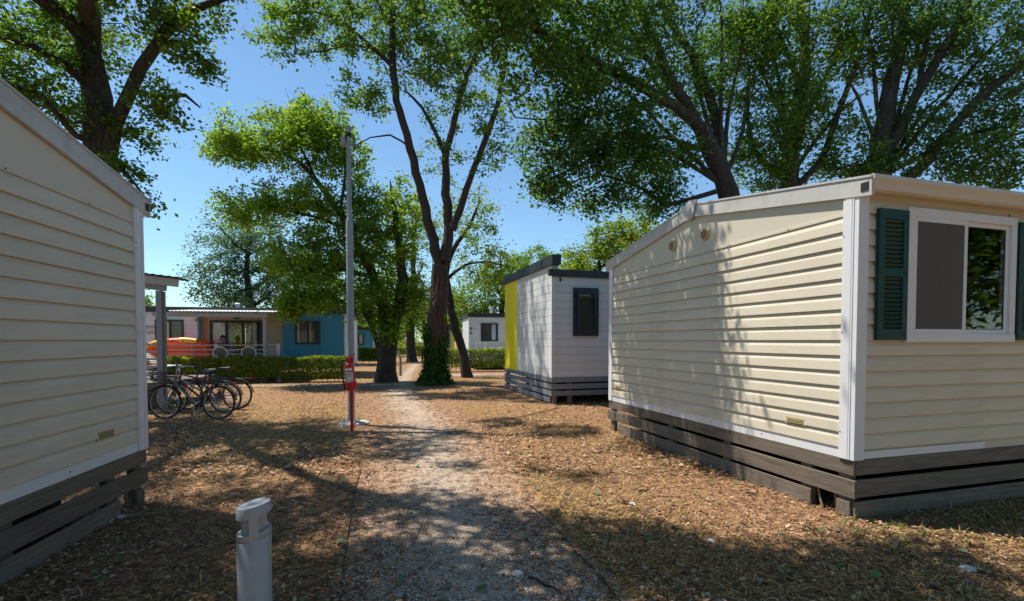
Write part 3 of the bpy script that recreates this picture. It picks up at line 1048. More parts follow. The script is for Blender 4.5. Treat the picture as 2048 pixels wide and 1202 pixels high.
def simple_table(label, p, rz, grp=None):
    t = thing('garden_table', label, 'table', p, rz, grp)
    obj('table_top', MB().box(-.5, .5, -.4, .4, .70, .73), M['white_plastic'], t)
    for sx_ in (-1, 1):
        for sy in (-1, 1):
            obj('leg', MB().tube([(sx_ * .42, sy * .33, 0), (sx_ * .38, sy * .28, .70)], .02, 6), M['white_plastic'], t)
    return t
q = Matrix.Rotation(math.atan2(.2, .98), 4, 'Z') @ Vector((1.25, -.9, .42))
simple_table('white garden table on the deck of the far white home', (cf.x + q.x, cf.y + q.y, .42), .2)
cg = P(866, HOR, 36.0)
hG = small_home('pale mobile home with a yellow corner panel glimpsed behind the ivy tree', (cg.x, cg.y, 0), .15, 1.45, 4, 2.3, 'white_plank', 'white_plank', [(.95, 1.22, 1.3, 2.2)])
obj('yellow_panel', MB().box(1.36, 1.56, -.12, .3, .4, 2.35), M['yellow'], hG)

# ---- terrace with canopy behind the shaded cream home (post and corrugated roof)
pb = P(327, HOR, 10.9)
ter2 = thing('terrace', 'wooden terrace with sloping corrugated canopy and tall post beside the bicycles', 'terrace', (pb.x, pb.y, 0), math.atan2(.184, .983))
obj('canopy_post', MB().box(-.115, .0, -.06, .06, 0, 2.66), M['lamp_grey'], ter2, bevel=.004)
obj('canopy_post', MB().box(.006, .05, -.03, .03, 0, 2.64), M['wood_post'], ter2)
bm_ = MB()
Mx = Matrix.Translation((0, 0, 2.68)) @ Matrix.Rotation(math.radians(6.5), 4, 'Y')
bm_.box(-3.5, .10, -.09, -.03, -.02, .13, Mx)
obj('canopy_beam', bm_, M['lamp_grey'], ter2)
bm_ = MB().box(-3.5, .36, -.16, -.10, .10, .27, Mx)
obj('canopy_fascia', bm_, M['fascia'], ter2)
vs, fs = [], []
n = 100
for i in range(n + 1):
    x = -3.5 + 3.9 * i / n
    h = .016 * (1 if (i // 2) % 2 else -1)
    vs += [Mx @ Vector((x, -.20, .31 + h)), Mx @ Vector((x, .28, .31 + h))]
for i in range(n):
    fs.append((2 * i, 2 * i + 2, 2 * i + 3, 2 * i + 1))
o = obj('canopy_roof', MB().add(vs, fs), M['anthracite'], ter2)
sm = o.modifiers.new('solid', 'SOLIDIFY'); sm.thickness = .02
obj('deck', MB().box(-3.4, .04, .02, 2.6, .50, .60), M['board'], ter2)
for k in range(4):
    obj('skirt_board', MB().box(-3.4, .0, -.035, -.010, .06 + k * .125, .165 + k * .125), M['board'], ter2)
for k in range(5):
    z = .78 + k * .165
    obj('rail', MB().box(-3.4, -.12, -.03, .02, z, z + .045), M['rail'], ter2)
# sun loungers
def lounger(label, p, rz, g):
    t = thing('sun_lounger', label, 'sun lounger', p, rz, g)
    seat = MB()
    for k in range(12):
        seat.box(-.30, .30, -.60 + k * .10, -.52 + k * .10, .28, .31)
    obj('seat', seat, M['white_plastic'], t)
    back = MB()
    Mb = Matrix.Translation((0, .58, .30)) @ Matrix.Rotation(math.radians(38), 4, 'X')
    back.box(-.30, -.25, 0, .72, -.02, .02, Mb).box(.25, .30, 0, .72, -.02, .02, Mb).box(-.25, .25, .67, .72, -.02, .02, Mb)
    for k in range(6):
        back.box(-.25, .25, .02 + k * .10, .10 + k * .10, -.012, .008, Mb)
    obj('backrest', back, M['white_plastic'], t)
    for s in (-1, 1):
        obj('armrest', MB().tube([(s * .33, .52, .28), (s * .36, .40, .46), (s * .36, .1, .50), (s * .33, -.05, .28)], .022, 6), M['white_plastic'], t)
        for y in (-.5, .5):
            obj('leg', MB().tube([(s * .28, y, .30), (s * .30, y + .05 * (1 if y > 0 else -1), 0)], .024, 6), M['white_plastic'], t)
    return t
a = P(300, HOR, 12.2)
lounger('white plastic sun lounger on the wooden terrace beside the tall post', (a.x, a.y, .60), math.pi - .4, None)
a = loc_t(346, -1.1)
lounger('white plastic sun lounger on the terrace before the orange boat', a, TZ + math.pi - .5, None)

# orange inflatable boat on its side
a = loc_t(352, -.75)
boat = thing('inflatable_boat', 'orange inflatable boat with yellow stripes standing on its side on the terrace', 'inflatable boat', a, TZ)
pts = []
for (x, z) in [(1.02, .18), (1.10, .30), (1.12, .55), (1.08, .82), (.98, .97), (.75, 1.04), (.3, 1.09), (-.2, 1.07), (-.65, .98), (-.98, .80), (-1.2, .56), (-1.1, .36), (-.8, .22), (-.3, .16), (.3, .15), (.8, .15)]:
    pts.append(Vector((x, .10 * (1 - z), z)))
def smooth_closed(ps, n=6):
    out = []
    m = len(ps)
    for i in range(m):
        p0, p1, p2, p3 = ps[i - 1], ps[i], ps[(i + 1) % m], ps[(i + 2) % m]
        for k in range(n):
            t = k / n
            out.append(.5 * ((2 * p1) + (p2 - p0) * t + (2 * p0 - 5 * p1 + 4 * p2 - p3) * t * t + (3 * p1 - p0 - 3 * p2 + p3) * t ** 3))
    return out
ring = smooth_closed(pts, 4)
obj('hull_tube', MB().tube(ring, .145, 12, closed=True), M['orange'], boat, smooth=True)
fl = MB()
for k in range(7):
    z = .26 + k * .105
    fl.tube([(-.95 + abs(k - 3) * .02, .02, z), (0, .04, z), (.98, .02, z)], .056, 8)
obj('floor', fl, M['orange'], boat, smooth=True)
st = MB()
for seq in (range(20, 26), range(28, 40)):
    st.tube([ring[i] + Vector((0, -.055, .050)) for i in seq], .105, 12)
obj('yellow_stripe', st, M['boat_yellow'], boat, smooth=True)
mk = MB()
for x, w in ((-.80, .05), (-.68, .05), (-.57, .04), (-.13, .10), (.28, .03), (.88, .08)):
    p = min(ring[18:40], key=lambda v: abs(v.x - x)) if x < .8 else Vector((.95, .0, .93))
    mk.tube([p + Vector((-w / 2, -.148, .03)), p + Vector((w / 2, -.148, .03))], .035, 6)
obj('black_mark', mk, M['black'], boat)

# terrace chairs, table, person
def round_chair(label, p, rz, g=None, m='mesh_grey'):
    t = thing('garden_chair', label, 'chair', p, rz, g)
    pts = [(.24 * math.cos(a_), .26 + .10 * (math.sin(a_) + 1) / 2, .68 + .22 * math.sin(a_)) for a_ in np.linspace(0, 2 * math.pi, 25)[:-1]]
    obj('back_frame', MB().tube(pts, .016, 6, closed=True), M['white_plastic'], t)
    b = MB()
    b.add([(x * .94, y, (z - .68) * .94 + .68) for x, y, z in pts], [tuple(range(24))])
    o = obj('backrest', b, M[m], t)
    s = o.modifiers.new('solid', 'SOLIDIFY'); s.thickness = .012
    o = obj('seat', MB().box(-.24, .24, -.24, .24, .43, .455), M[m], t, bevel=.01)
    for s in (-1, 1):
        obj('leg', MB().tube([(s * .27, .30, 0), (s * .25, .22, .45), (s * .24, .30, .68)], .015, 6), M['white_plastic'], t)
        obj('leg', MB().tube([(s * .27, -.28, 0), (s * .25, -.22, .44)], .015, 6), M['white_plastic'], t)
        obj('armrest', MB().tube([(s * .25, -.22, .44), (s * .29, -.18, .64), (s * .27, .24, .68)], .015, 6), M['white_plastic'], t)
    return t
tb = loc_t(474, -1.05)
t = thing('garden_table', 'low glass-topped garden table between two round-backed chairs on the terrace', 'table', tb, TZ)
obj('table_top', MB().box(-.55, .55, -.36, .36, .70, .725), M['mesh_grey'], t, bevel=.005)
for sx_ in (-1, 1):
    for sy in (-1, 1):
        obj('leg', MB().tube([(sx_ * .5, sy * .3, 0), (sx_ * .46, sy * .27, .70)], .018, 6), M['white_plastic'], t)
obj('tray', MB().box(-.16, .16, -.12, .10, 0, .02), M['paper'], None, bevel=.004, loc=loc_t(462, -1.1, 1.146), rot=(0, 0, TZ))
tag(bpy.context.scene.objects['tray'], 'white tray lying on the terrace table', 'tray')
round_chair('round-backed garden chair with grey mesh, next to the seated person', loc_t(447, -1.50), TZ + math.pi)
round_chair('round-backed garden chair with grey mesh, away from the seated person', loc_t(503, -1.50), TZ + math.pi)
bag = MB().lathe([(.10, 0), (.20, .06), (.24, .3), (.20, .55), (.10, .68), (.03, .74)], 14)
o = obj('laundry_bag', bag, M['blue'], None, smooth=True, loc=loc_t(562, -1.25), rot=(0, 0, .3))
tag(o, 'blue cloth bag standing at the end of the terrace', 'bag')

def person(label, p, rz):
    t = thing('person', label, 'person', p, rz)
    J = {  # seated, facing -y
        'pel': ((0, 0, .50), .135), 'wst': ((0, .02, .68), .125), 'che': ((0, .02, .88), .145), 'nkb': ((0, .02, 1.02), .075), 'nek': ((0, .0, 1.08), .052), 'hd0': ((0, -.015, 1.13), .062), 'hd1': ((0, -.02, 1.20), .080), 'hd2': ((0, -.01, 1.28), .070),
        'shl': ((.18, .02, .98), .06), 'ell': ((.22, -.03, .72), .043), 'wrl': ((.14, -.26, .74), .030), 'hal': ((.10, -.34, .75), .034),
        'shr': ((-.18, .02, .98), .06), 'elr': ((-.22, -.03, .72), .043), 'wrr': ((-.14, -.26, .74), .030), 'har': ((-.10, -.34, .75), .034),
        'hpl': ((.10, -.02, .50), .095), 'knl': ((.12, -.42, .48), .062), 'anl': ((.12, -.40, .09), .040), 'tol': ((.13, -.56, .035), .034),
        'hpr': ((-.10, -.02, .50), .095), 'knr': ((-.12, -.42, .48), .062), 'anr': ((-.12, -.40, .09), .040), 'tor': ((-.13, -.56, .035), .034)}
    E = [('pel', 'wst'), ('wst', 'che'), ('che', 'nkb'), ('nkb', 'nek'), ('nek', 'hd0'), ('hd0', 'hd1'), ('hd1', 'hd2'), ('che', 'shl'), ('shl', 'ell'), ('ell', 'wrl'), ('wrl', 'hal'), ('che', 'shr'), ('shr', 'elr'), ('elr', 'wrr'), ('wrr', 'har'),
         ('pel', 'hpl'), ('hpl', 'knl'), ('knl', 'anl'), ('anl', 'tol'), ('pel', 'hpr'), ('hpr', 'knr'), ('knr', 'anr'), ('anr', 'tor')]
    def skinned(name, keys, edges, m, grow=0.0, sub=2):
        me = bpy.data.meshes.new(name)
        ks = list(keys)
        me.from_pydata([J[k][0] for k in ks], [(ks.index(a_), ks.index(b_)) for a_, b_ in edges], [])
        bm = bmesh.new(); bm.from_mesh(me)
        lay = bm.verts.layers.skin.verify()
        bm.verts.ensure_lookup_table()
        for i, k in enumerate(ks):
            bm.verts[i][lay].radius = (J[k][1] + grow,) * 2
            bm.verts[i][lay].use_root = (i == 0)
        bm.to_mesh(me); bm.free()
        o = obj(name, me, m, t)
        o.modifiers.new('skin', 'SKIN')
        s = o.modifiers.new('sub', 'SUBSURF'); s.levels = sub; s.render_levels = sub
        return o
    fi = []
    for s, h in ((1, 'hal'), (-1, 'har')):
        b0 = Vector(J[h][0])
        for k in range(4):
            a_, b_, c_ = 'f%d%d0' % (s, k), 'f%d%d1' % (s, k), 'f%d%d2' % (s, k)
            off = Vector((s * (.03 - .02 * k), -.02, 0))
            J[a_] = (tuple(b0 + off), .010); J[b_] = (tuple(b0 + off + Vector((0, -.04, .005))), .009); J[c_] = (tuple(b0 + off + Vector((0, -.07 + .01 * (k == 3), -.01))), .008)
            fi += [(h, a_), (a_, b_), (b_, c_)]
        a_, b_ = 'th%d0' % s, 'th%d1' % s
        J[a_] = (tuple(b0 + Vector((-s * .035, .01, 0))), .011); J[b_] = (tuple(b0 + Vector((-s * .055, -.035, 0))), .009)
        fi += [(h, a_), (a_, b_)]
    skinned('body', J.keys(), E + fi, M['skin'])
    tk = ['pel', 'wst', 'che', 'nkb', 'shl', 'ell', 'shr', 'elr']
    te = [('pel', 'wst'), ('wst', 'che'), ('che', 'nkb'), ('che', 'shl'), ('che', 'shr')]
    for s, a_, b_ in ((1, 'shl', 'ell'), (-1, 'shr', 'elr')):
        k = 'slv%d' % s
        J[k] = (tuple(Vector(J[a_][0]).lerp(Vector(J[b_][0]), .55)), .056)
        te.append((a_, k)); tk.append(k)
    tk = [k for k in tk if k not in ('ell', 'elr')]
    skinned('shirt', tk, te, M['shirt'], .014)
    skinned('trousers', ['pel', 'hpl', 'knl', 'hpr', 'knr'], [('pel', 'hpl'), ('hpl', 'knl'), ('pel', 'hpr'), ('hpr', 'knr')], M['anthracite'], .014)
    hair = MB().lathe([(.02, 1.345), (.062, 1.33), (.090, 1.29), (.098, 1.24), (.092, 1.18), (.075, 1.12)], 16, (0, .018, 0))
    obj('hair', hair, M['hair'], t, smooth=True)
    fc = MB()
    for s in (-1, 1):
        fc.lathe([(.001, -.010), (.010, -.006), (.012, 0), (.010, .006), (.001, .010)], 8, (s * .033, -.098, 1.225))
        fc.lathe([(.001, -.03), (.012, -.02), (.015, 0), (.012, .02), (.001, .03)], 8, (s * .088, -.01, 1.21))
    obj('eyes_and_ears', fc, M['skin'], t, smooth=True)
    obj('nose', MB().tube([(0, -.095, 1.225), (0, -.122, 1.19), (0, -.095, 1.18)], [.008, .014, .010], 6), M['skin'], t, smooth=True)
    obj('mouth', MB().box(-.025, .025, -.101, -.092, 1.150, 1.157), M['shirt'], t)
    return t
person('person in a dusky top sitting at the terrace table before the sliding door', loc_t(446, -.55), TZ + math.radians(40))
round_chair('garden chair under the seated person on the terrace', loc_t(446, -.52), TZ + math.radians(40))

# ------------------------------------------------------------------ bicycles
def bicycle(label, p, heading, frame_mat, basket=False, rack=True, lean=0.0, rim='steel', kind=0, stand=True):
    """local x runs forward from the rear hub"""
    t = thing('bicycle', label, 'bicycle', p, heading)
    t.rotation_euler = (lean, 0, heading)
    R = .335
    WB = 1.08
    def wheel(x):
        ty = MB()
        pts = [(x + R * math.cos(a_), 0, R + R * math.sin(a_) * 1.0) for a_ in np.linspace(0, 2 * math.pi, 41)[:-1]]
        pts = [(x + (R - .018) * math.cos(a_), 0, R + (R - .018) * math.sin(a_)) for a_ in np.linspace(0, 2 * math.pi, 41)[:-1]]
        w = obj('wheel', MB().tube([(x, -.05, R), (x, .05, R)], .022, 10), M['steel'], t, smooth=True)
        obj('tyre', ty.tube(pts, .019, 8, closed=True), M['black'], w, smooth=True)
        rp = [(x + (R - .040) * math.cos(a_), 0, R + (R - .040) * math.sin(a_)) for a_ in np.linspace(0, 2 * math.pi, 41)[:-1]]
        obj('rim', MB().tube(rp, .010, 6, closed=True), M[rim], w, smooth=True)
        sp = MB()
        for k in range(24):
            a_ = 2 * math.pi * k / 24
            b_ = a_ + (.5 if k % 2 else -.5)
            sp.tube([(x + .02 * math.cos(b_), .025 * (1 if k % 4 < 2 else -1), R + .02 * math.sin(b_)), (x + (R - .045) * math.cos(a_), 0, R + (R - .045) * math.sin(a_))], .0016, 3, cap=False)
        obj('spokes', sp, M['steel'], w, kind='stuff')
    wheel(0); wheel(WB)
    bb = Vector((.44, 0, .29))
    sc = Vector((.30, 0, .72)); st_top = Vector((.26, 0, .90))
    hb, ht = Vector((.90, 0, .70)), Vector((.865, 0, .86))
    fr = MB()
    fr.tube([hb, ht], .020, 8).tube([bb, sc], .017, 8)
    if kind == 0:     # step-through / trekking frame with two sloping tubes
        fr.tube([hb + Vector((-.005, 0, .02)), bb], .024, 8).tube([ht + Vector((0, 0, -.03)), bb.lerp(sc, .62)], .018, 8)
    else:
        fr.tube([hb, bb], .024, 8).tube([ht + Vector((0, 0, -.02)), sc + Vector((0, 0, -.03))], .019, 8)
    for s in (-1, 1):
        fr.tube([bb + Vector((0, s * .03, 0)), (0, s * .06, R)], .010, 6).tube([sc + Vector((0, s * .02, -.04)), (0, s * .06, R)], .008, 6)
    obj('frame', fr, M[frame_mat], t, smooth=True)
    fk = MB()
    for s in (-1, 1):
        fk.tube([(.905, s * .04, .69), (.94, s * .05, .60), (WB, s * .055, R)], .013, 6)
    fk.tube([(.905, -.045, .69), (.905, .045, .69)], .016, 6)
    obj('fork', fk, M[frame_mat], t, smooth=True)
    hbar = MB()
    top = Vector((.845, 0, 1.0))
    hbar.tube([ht, top], .014, 8)
    back = -.14 if kind == 0 else -.03
    hbar.tube([top + Vector((back, -.31, .03)), top + Vector((back * .4, -.20, .05)), top, top + Vector((back * .4, .20, .05)), top + Vector((back, .31, .03))], .012, 8)
    o = obj('handlebar', hbar, M['black'] if kind else M['steel'], t, smooth=True)
    for s in (-1, 1):
        obj('grip', MB().tube([top + Vector((back - .08, s * .33, .02)), top + Vector((back, s * .31, .03))], .018, 8), M['black'], o, smooth=True)
        obj('brake_lever', MB().tube([top + Vector((back * .5, s * .22, .03)), top + Vector((back * .5 + .06, s * .30, 0))], .007, 5), M['black'], o)
    obj('seat_post', MB().tube([sc, st_top], .013, 8), M['black'], t)
    sd = MB()
    vs, fs = [], []
    prof = [(-.13, .085, .03), (-.09, .095, .045), (-.02, .065, .04), (.06, .03, .032), (.14, .018, .02)]
    for x, w, h in prof:
        for a_ in range(10):
            an = 2 * math.pi * a_ / 10
            vs.append((st_top.x + x, w * math.cos(an), st_top.z + .03 + h * math.sin(an) * (.8 if math.sin(an) > 0 else .5) + (.02 if x < -.1 else 0)))
    for i in range(4):
        for k in range(10):
            fs.append((i * 10 + k, i * 10 + (k + 1) % 10, (i + 1) * 10 + (k + 1) % 10, (i + 1) * 10 + k))
    fs += [tuple(range(9, -1, -1)), tuple(40 + k for k in range(10))]
    obj('saddle', sd.add(vs, fs), M['black'], t, smooth=True)
    cr = MB().tube([(bb.x, -.005, bb.z), (bb.x, .055, bb.z)], .03, 10)
    cr.lathe([(.09, 0), (.09, .004), (.001, .004)], 24, (bb.x, -.048, bb.z), Matrix.Rotation(math.pi / 2, 4, 'X'))
    o = obj('crankset', cr, M['black'], t)
    for s, an in ((-1, -.6), (1, math.pi - .6)):
        e = Vector((bb.x + .17 * math.cos(an), s * .075, bb.z + .17 * math.sin(an)))
        obj('crank_arm', MB().bar((bb.x, s * .065, bb.z), e, .015, .025), M['steel'], o)
        obj('pedal', MB().box(e.x - .05, e.x + .05, e.y - .045 + s * .05, e.y + .045 + s * .05, e.z - .012, e.z + .012), M['black'], o)
    ch = MB()
    ch.tube([(bb.x, -.048, bb.z + .088), (0, -.048, R + .035)], .006, 4).tube([(bb.x, -.048, bb.z - .088), (0, -.048, R - .035)], .006, 4)
    obj('chain', ch, M['black'], t)
    for x0, a0, a1 in ((0, .5, 3.0), (WB, .75, 2.7)):
        pts = [(x0 + (R + .028) * math.cos(a_), 0, R + (R + .028) * math.sin(a_)) for a_ in np.linspace(a0 - .45 * (x0 == 0), a1, 16)]
        if x0 == 0:
            pts = [(-(x) if False else x, y, z) for x, y, z in pts]
        mg = MB()
        vs, fs = [], []
        for x, y, z in pts:
            vs += [(x, -.026, z - .010), (x, -.014, z), (x, .014, z), (x, .026, z - .010)]
        for i in range(len(pts) - 1):
            for k in range(3):
                fs.append((i * 4 + k, i * 4 + k + 1, i * 4 + k + 5, i * 4 + k + 4))
        o = obj('mudguard', mg.add(vs, fs), M['black'], t, smooth=True)
        s = o.modifiers.new('solid', 'SOLIDIFY'); s.thickness = .003
    if rack:
        rk = MB()
        for s in (-1, 1):
            rk.tube([(.22, s * .06, .70), (-.28, s * .06, .71)], .007, 5).tube([(-.10, s * .06, .71), (0, s * .07, R)], .006, 5)
        for k in range(4):
            rk.tube([(.15 - k * .13, -.06, .71), (.15 - k * .13, .06, .71)], .005, 5)
        obj('luggage_rack', rk, M['black'], t)
        obj('rear_lamp', MB().box(-.31, -.28, -.03, .03, .68, .72), M['red'], t)
    if stand:
        obj('kick_stand', MB().tube([(.36, .05, .27), (.30, .20, .012)], .009, 6), M['steel'], t)
    if basket:
        bk = MB()
        x0, x1, w0, w1, z0, z1 = .93, 1.22, .13, .18, .70, .93
        for k in range(6):
            f = k / 5
            w = w0 + (w1 - w0) * f
            z = z0 + (z1 - z0) * f
            xb0, xb1 = x0 - .02 * f, x1 + .06 * f
            bk.tube([(xb0, -w, z), (xb1, -w, z), (xb1, w, z), (xb0, w, z)], .004 + .004 * (k == 5), 4, closed=True)
        for k in range(12):
            f = k / 11
            for s in (-1, 1):
                bk.tube([(x0 + (x1 - x0) * f, s * w0, z0), (x0 - .02 + (x1 - x0 + .08) * f, s * w1, z1)], .003, 3)
            y0, y1 = -w0 + 2 * w0 * f, -w1 + 2 * w1 * f
            bk.tube([(x1, y0, z0), (x1 + .06, y1, z1)], .003, 3).tube([(x0, y0, z0), (x0 - .02, y1, z1)], .003, 3).tube([(x0, y0, z0), (x1, y0, z0)], .003, 3)
        obj('basket', bk, M['black'], t)
    return t

M['teal'] = mat('teal_frame', (.10, .17, .18), .35, .06)
M['maroon'] = mat('maroon_frame', (.14, .02, .025), .35, .08)
M['navy'] = mat('navy_frame', (.03, .03, .09), .35, .08)
M['gold'] = mat('gold_rim', (.42, .28, .05), .4, .08)
def bike_at(px, py):
    g = G(px, py)
    return (g.x, g.y, 0)
bicycle('grey-green city bicycle with black wire basket, parked before the other bicycles', bike_at(437, 839), math.pi - .03, 'teal', True, True, .05)
bicycle('maroon mountain bicycle leaning between the parked bicycles', bike_at(452, 826), math.pi + .10, 'maroon', False, False, -.05, kind=1)
bicycle('navy bicycle with gold wheel rims parked closest to the hedge', bike_at(474, 819), math.pi + .04, 'navy', False, True, .06, rim='gold', kind=1)
bicycle('black bicycle half hidden behind the corner of the shaded cream home', bike_at(330, 812), math.pi - .2, 'black', False, True, -.05, kind=1)

# ------------------------------------------------------------------ lamp pole, fire extinguisher, bollards
g = G(703, 849)
lp = thing('lamp_pole', 'tall grey steel lamp pole on a rough concrete footing', 'lamp pole', (g.x, g.y, 0))
obj('lower_pole', MB().lathe([(.062, .05), (.062, 3.70), (.056, 3.74), (.040, 3.78)], 20), M['lamp_grey'], lp, smooth=True)
obj('upper_pole', MB().lathe([(.040, 3.77), (.038, 5.42), (.030, 5.44)], 16), M['lamp_grey'], lp, smooth=True)
fl = obj('floodlight', MB().box(-.125, -.050, -.06, .06, 5.08, 5.25), M['lamp_grey'], lp, bevel=.008)
obj('lamp_glass', MB().box(-.131, -.1255, -.045, .045, 5.10, 5.23), M['lens'], fl)
obj('bracket', MB().lathe([(.046, 5.24), (.05, 5.25), (.05, 5.30), (.046, 5.31)], 16).box(-.08, -.03, -.03, .03, 5.20, 5.24), M['black'], lp)
fb = MB()
vs = []
rr = random.Random(4)
n = 18
for lev, (s, z) in enumerate(((1.0, .0), (.97, .035), (.86, .06))):
    for k in range(n):
        a_ = 2 * math.pi * k / n
        r_ = (.27 + .05 * math.sin(3 * a_ + 1) + rr.uniform(-.02, .02)) * s
        vs.append((r_ * math.cos(a_), r_ * math.sin(a_) * .95, z + rr.uniform(-.006, .006) * (lev > 0)))
fs = [tuple(2 * n + k for k in range(n))]
for l in range(2):
    for k in range(n):
        fs.append((l * n + k, l * n + (k + 1) % n, (l + 1) * n + (k + 1) % n, (l + 1) * n + k))
ft = obj('footing', fb.add(vs, fs), M['concrete'], lp)
fp = obj('flange', MB().box(-.13, .13, -.13, .13, .058, .070), M['steel'], lp)
for sx_ in (-1, 1):
    for sy in (-1, 1):
        obj('bolt', MB().lathe([(.018, .070), (.018, .092), (.010, .094), (.010, .115)], 6, (sx_ * .10, sy * .10, 0)), M['steel'], fp)

g = G(704, 862)
fe = thing('fire_extinguisher', 'red fire extinguisher with white label on a thin red stand before the lamp pole', 'fire extinguisher', (g.x, g.y, 0), .15)
obj('stand', MB().box(-.022, .022, -.012, .032, 0, .78).box(-.022, .022, .032, .05, .70, 1.26), M['red'], fe)
Mt = Matrix.Translation((.01, -.045, .70)) @ Matrix.Rotation(math.radians(-6), 4, 'Y')
hd = MB()
prof = [(.06, 0), (.098, .02), (.100, .06), (.100, .14), (.085, .15), (.083, .40), (.075, .44), (.05, .465), (.03, .48), (.03, .52)]
vs, fs = [], []
body = MB().lathe(prof, 20, (0, 0, 0), Mt)
obj('cylinder', body, M['red'], fe, smooth=True)
lb = MB()
def label_patch(z0, z1, a0, a1, r=.0848):
    vs, fs = [], []
    for i in range(9):
        a_ = -math.pi / 2 + a0 + (a1 - a0) * i / 8
        vs += [Mt @ Vector((r * math.cos(a_), r * math.sin(a_), z0)), Mt @ Vector((r * math.cos(a_), r * math.sin(a_), z1))]
    for i in range(8):
        fs.append((2 * i, 2 * i + 2, 2 * i + 3, 2 * i + 1))
    return vs, fs
lo = obj('label_sticker', MB().add(*label_patch(.155, .385, -.75, .75)), M['paper'], fe)
obj('label_band', MB().add(*label_patch(.315, .340, -.74, .74, .0855)), M['red'], lo)
bk = MB().add(*label_patch(.275, .292, -.70, .60, .0855))
for k in range(4):
    bk.add(*label_patch(.235, .258, -.60 + k * .32, -.42 + k * .32, .0855))
for k in range(3):
    bk.add(*label_patch(.17 + k * .02, .174 + k * .02, -.6, .6, .0855))
obj('printed_mark', bk, M['ink'], lo)
hv = MB().box(-.03, .03, -.03, .03, .50, .56, Mt)
hv.bar(Mt @ Vector((-.04, 0, .57)), Mt @ Vector((.12, 0, .605)), .03, .018).bar(Mt @ Vector((.0, 0, .54)), Mt @ Vector((.12, 0, .55)), .03, .014)
obj('valve_lever', hv, M['red'], fe)
hp = [Mt @ Vector(v) for v in ((-.03, 0, .52), (-.09, 0, .52), (-.125, 0, .45), (-.12, -.01, .25), (-.105, -.02, .08), (-.11, -.02, .02))]
obj('hose', MB().tube(hp, .013, 8), M['black'], fe, smooth=True)

bx = (502 - CX) / F_PX
bo = thing('bollard_light', 'grey cylindrical bollard light with slanted cap beside the gravel path', 'bollard light', (bx * 2.29, 2.29, 0), math.radians(20))
R = .075
sl = .17
def sheared(prof_pts, n=40):
    b = MB()
    vs, fs = [], []
    for r_, z, k in prof_pts:
        for i in range(n):
            a_ = 2 * math.pi * i / n
            x = r_ * math.cos(a_)
            vs.append((x, r_ * math.sin(a_), z + k * x))
    for i in range(len(prof_pts) - 1):
        for j in range(n):
            fs.append((i * n + j, i * n + (j + 1) % n, (i + 1) * n + (j + 1) % n, (i + 1) * n + j))
    fs.append(tuple(range(n - 1, -1, -1)))
    fs.append(tuple((len(prof_pts) - 1) * n + j for j in range(n)))
    return b.add(vs, fs)
obj('post', sheared([(R, 0, 0), (R, .615, sl), (R * .985, .6165, sl)]), M['lamp_grey'], bo, smooth=True)
obj('collar', sheared([(R * .985, .6185, sl), (R, .620, sl), (R, .648, sl), (R * .8, .648, sl)]), M['lamp_grey'], bo, smooth=True)
obj('lamp_glass', sheared([(R * .74, .648, sl), (R * .74, .722, sl)]), M['frost'], bo, smooth=True)
obj('reflector', sheared([(R * .30, .648, sl), (R * .40, .69, sl), (R * .7, .722, sl)]), M['steel'], bo, smooth=True)
obj('cap', sheared([(R * .78, .722, sl), (R, .722, sl), (R, .770, sl), (R * .96, .775, sl), (R * .93, .771, sl), (.001, .769, sl)]), M['lamp_grey'], bo, smooth=True)
for a_ in (-82, 98):
    aa = math.radians(a_)
    Mf = Matrix.Rotation(aa, 4, 'Z')
    z0 = .648 + sl * R * math.cos(aa)
    obj('fin', MB().box(R * .80, R * .995, -.020, .020, z0 - .040, z0 + .078, Mf), M['lamp_grey'], bo)
obj('base_plate', MB().lathe([(R + .03, 0), (R + .03, .012), (R, .014)], 24), M['steel'], bo)

def wooden_post(label, px, py, h, r, grp):
    g_ = G(px, py)
    t = thing('path_post', label, 'post', (g_.x, g_.y, 0), 0, grp)
    obj('post', MB().lathe([(r * 1.02, 0), (r, h - .03), (r * .85, h)], 12), M['wood_post'], t, smooth=True)
    obj('cap', MB().lathe([(r * 1.05, h - .10), (r * 1.05, h - .07), (r, h - .065)], 12), M['steel'], t)
wooden_post('weathered round post beside the path between the two big trunks', 801, 752, .86, .055, None)
wooden_post('small pale post standing before the little end hedge of the path', 798, 716, .62, .09, 'small posts along the far path')
wooden_post('small pale post further on, past the little end hedge', 808, 709, .62, .09, 'small posts along the far path')

# cables along the path edge, sticks, stones
def cable(label, pxs, r=.005):
    pts = [G(*p) + Vector((0, 0, .016)) for p in pxs]
    out = []
    for i in range(len(pts) - 1):
        p0, p1, p2, p3 = pts[max(0, i - 1)], pts[i], pts[i + 1], pts[min(len(pts) - 1, i + 2)]
        for k in range(6):
            t_ = k / 6
            q_ = .5 * ((2 * p1) + (p2 - p0) * t_ + (2 * p0 - 5 * p1 + 4 * p2 - p3) * t_ * t_ + (3 * p1 - p0 - 3 * p2 + p3) * t_ ** 3)
            q_ += Vector((random.uniform(-.006, .006), 0, random.uniform(-.003, .005)))
            out.append(q_)
    out.append(pts[-1])
    o = obj('cable', MB().tube(out, r, 6), M['black'], smooth=True)
    tag(o, label, 'cable')
cable('black cable on the ground along the path edge by the bollard light', [(668, 1300), (680, 1202), (688, 1130), (697, 1070), (705, 1010), (714, 965), (722, 945)])
cable('dark cable on the ground along the path edge facing the green shutters', [(1330, 1300), (1238, 1202), (1190, 1145), (1150, 1105), (1120, 1068), (1095, 1040), (1060, 1015)])
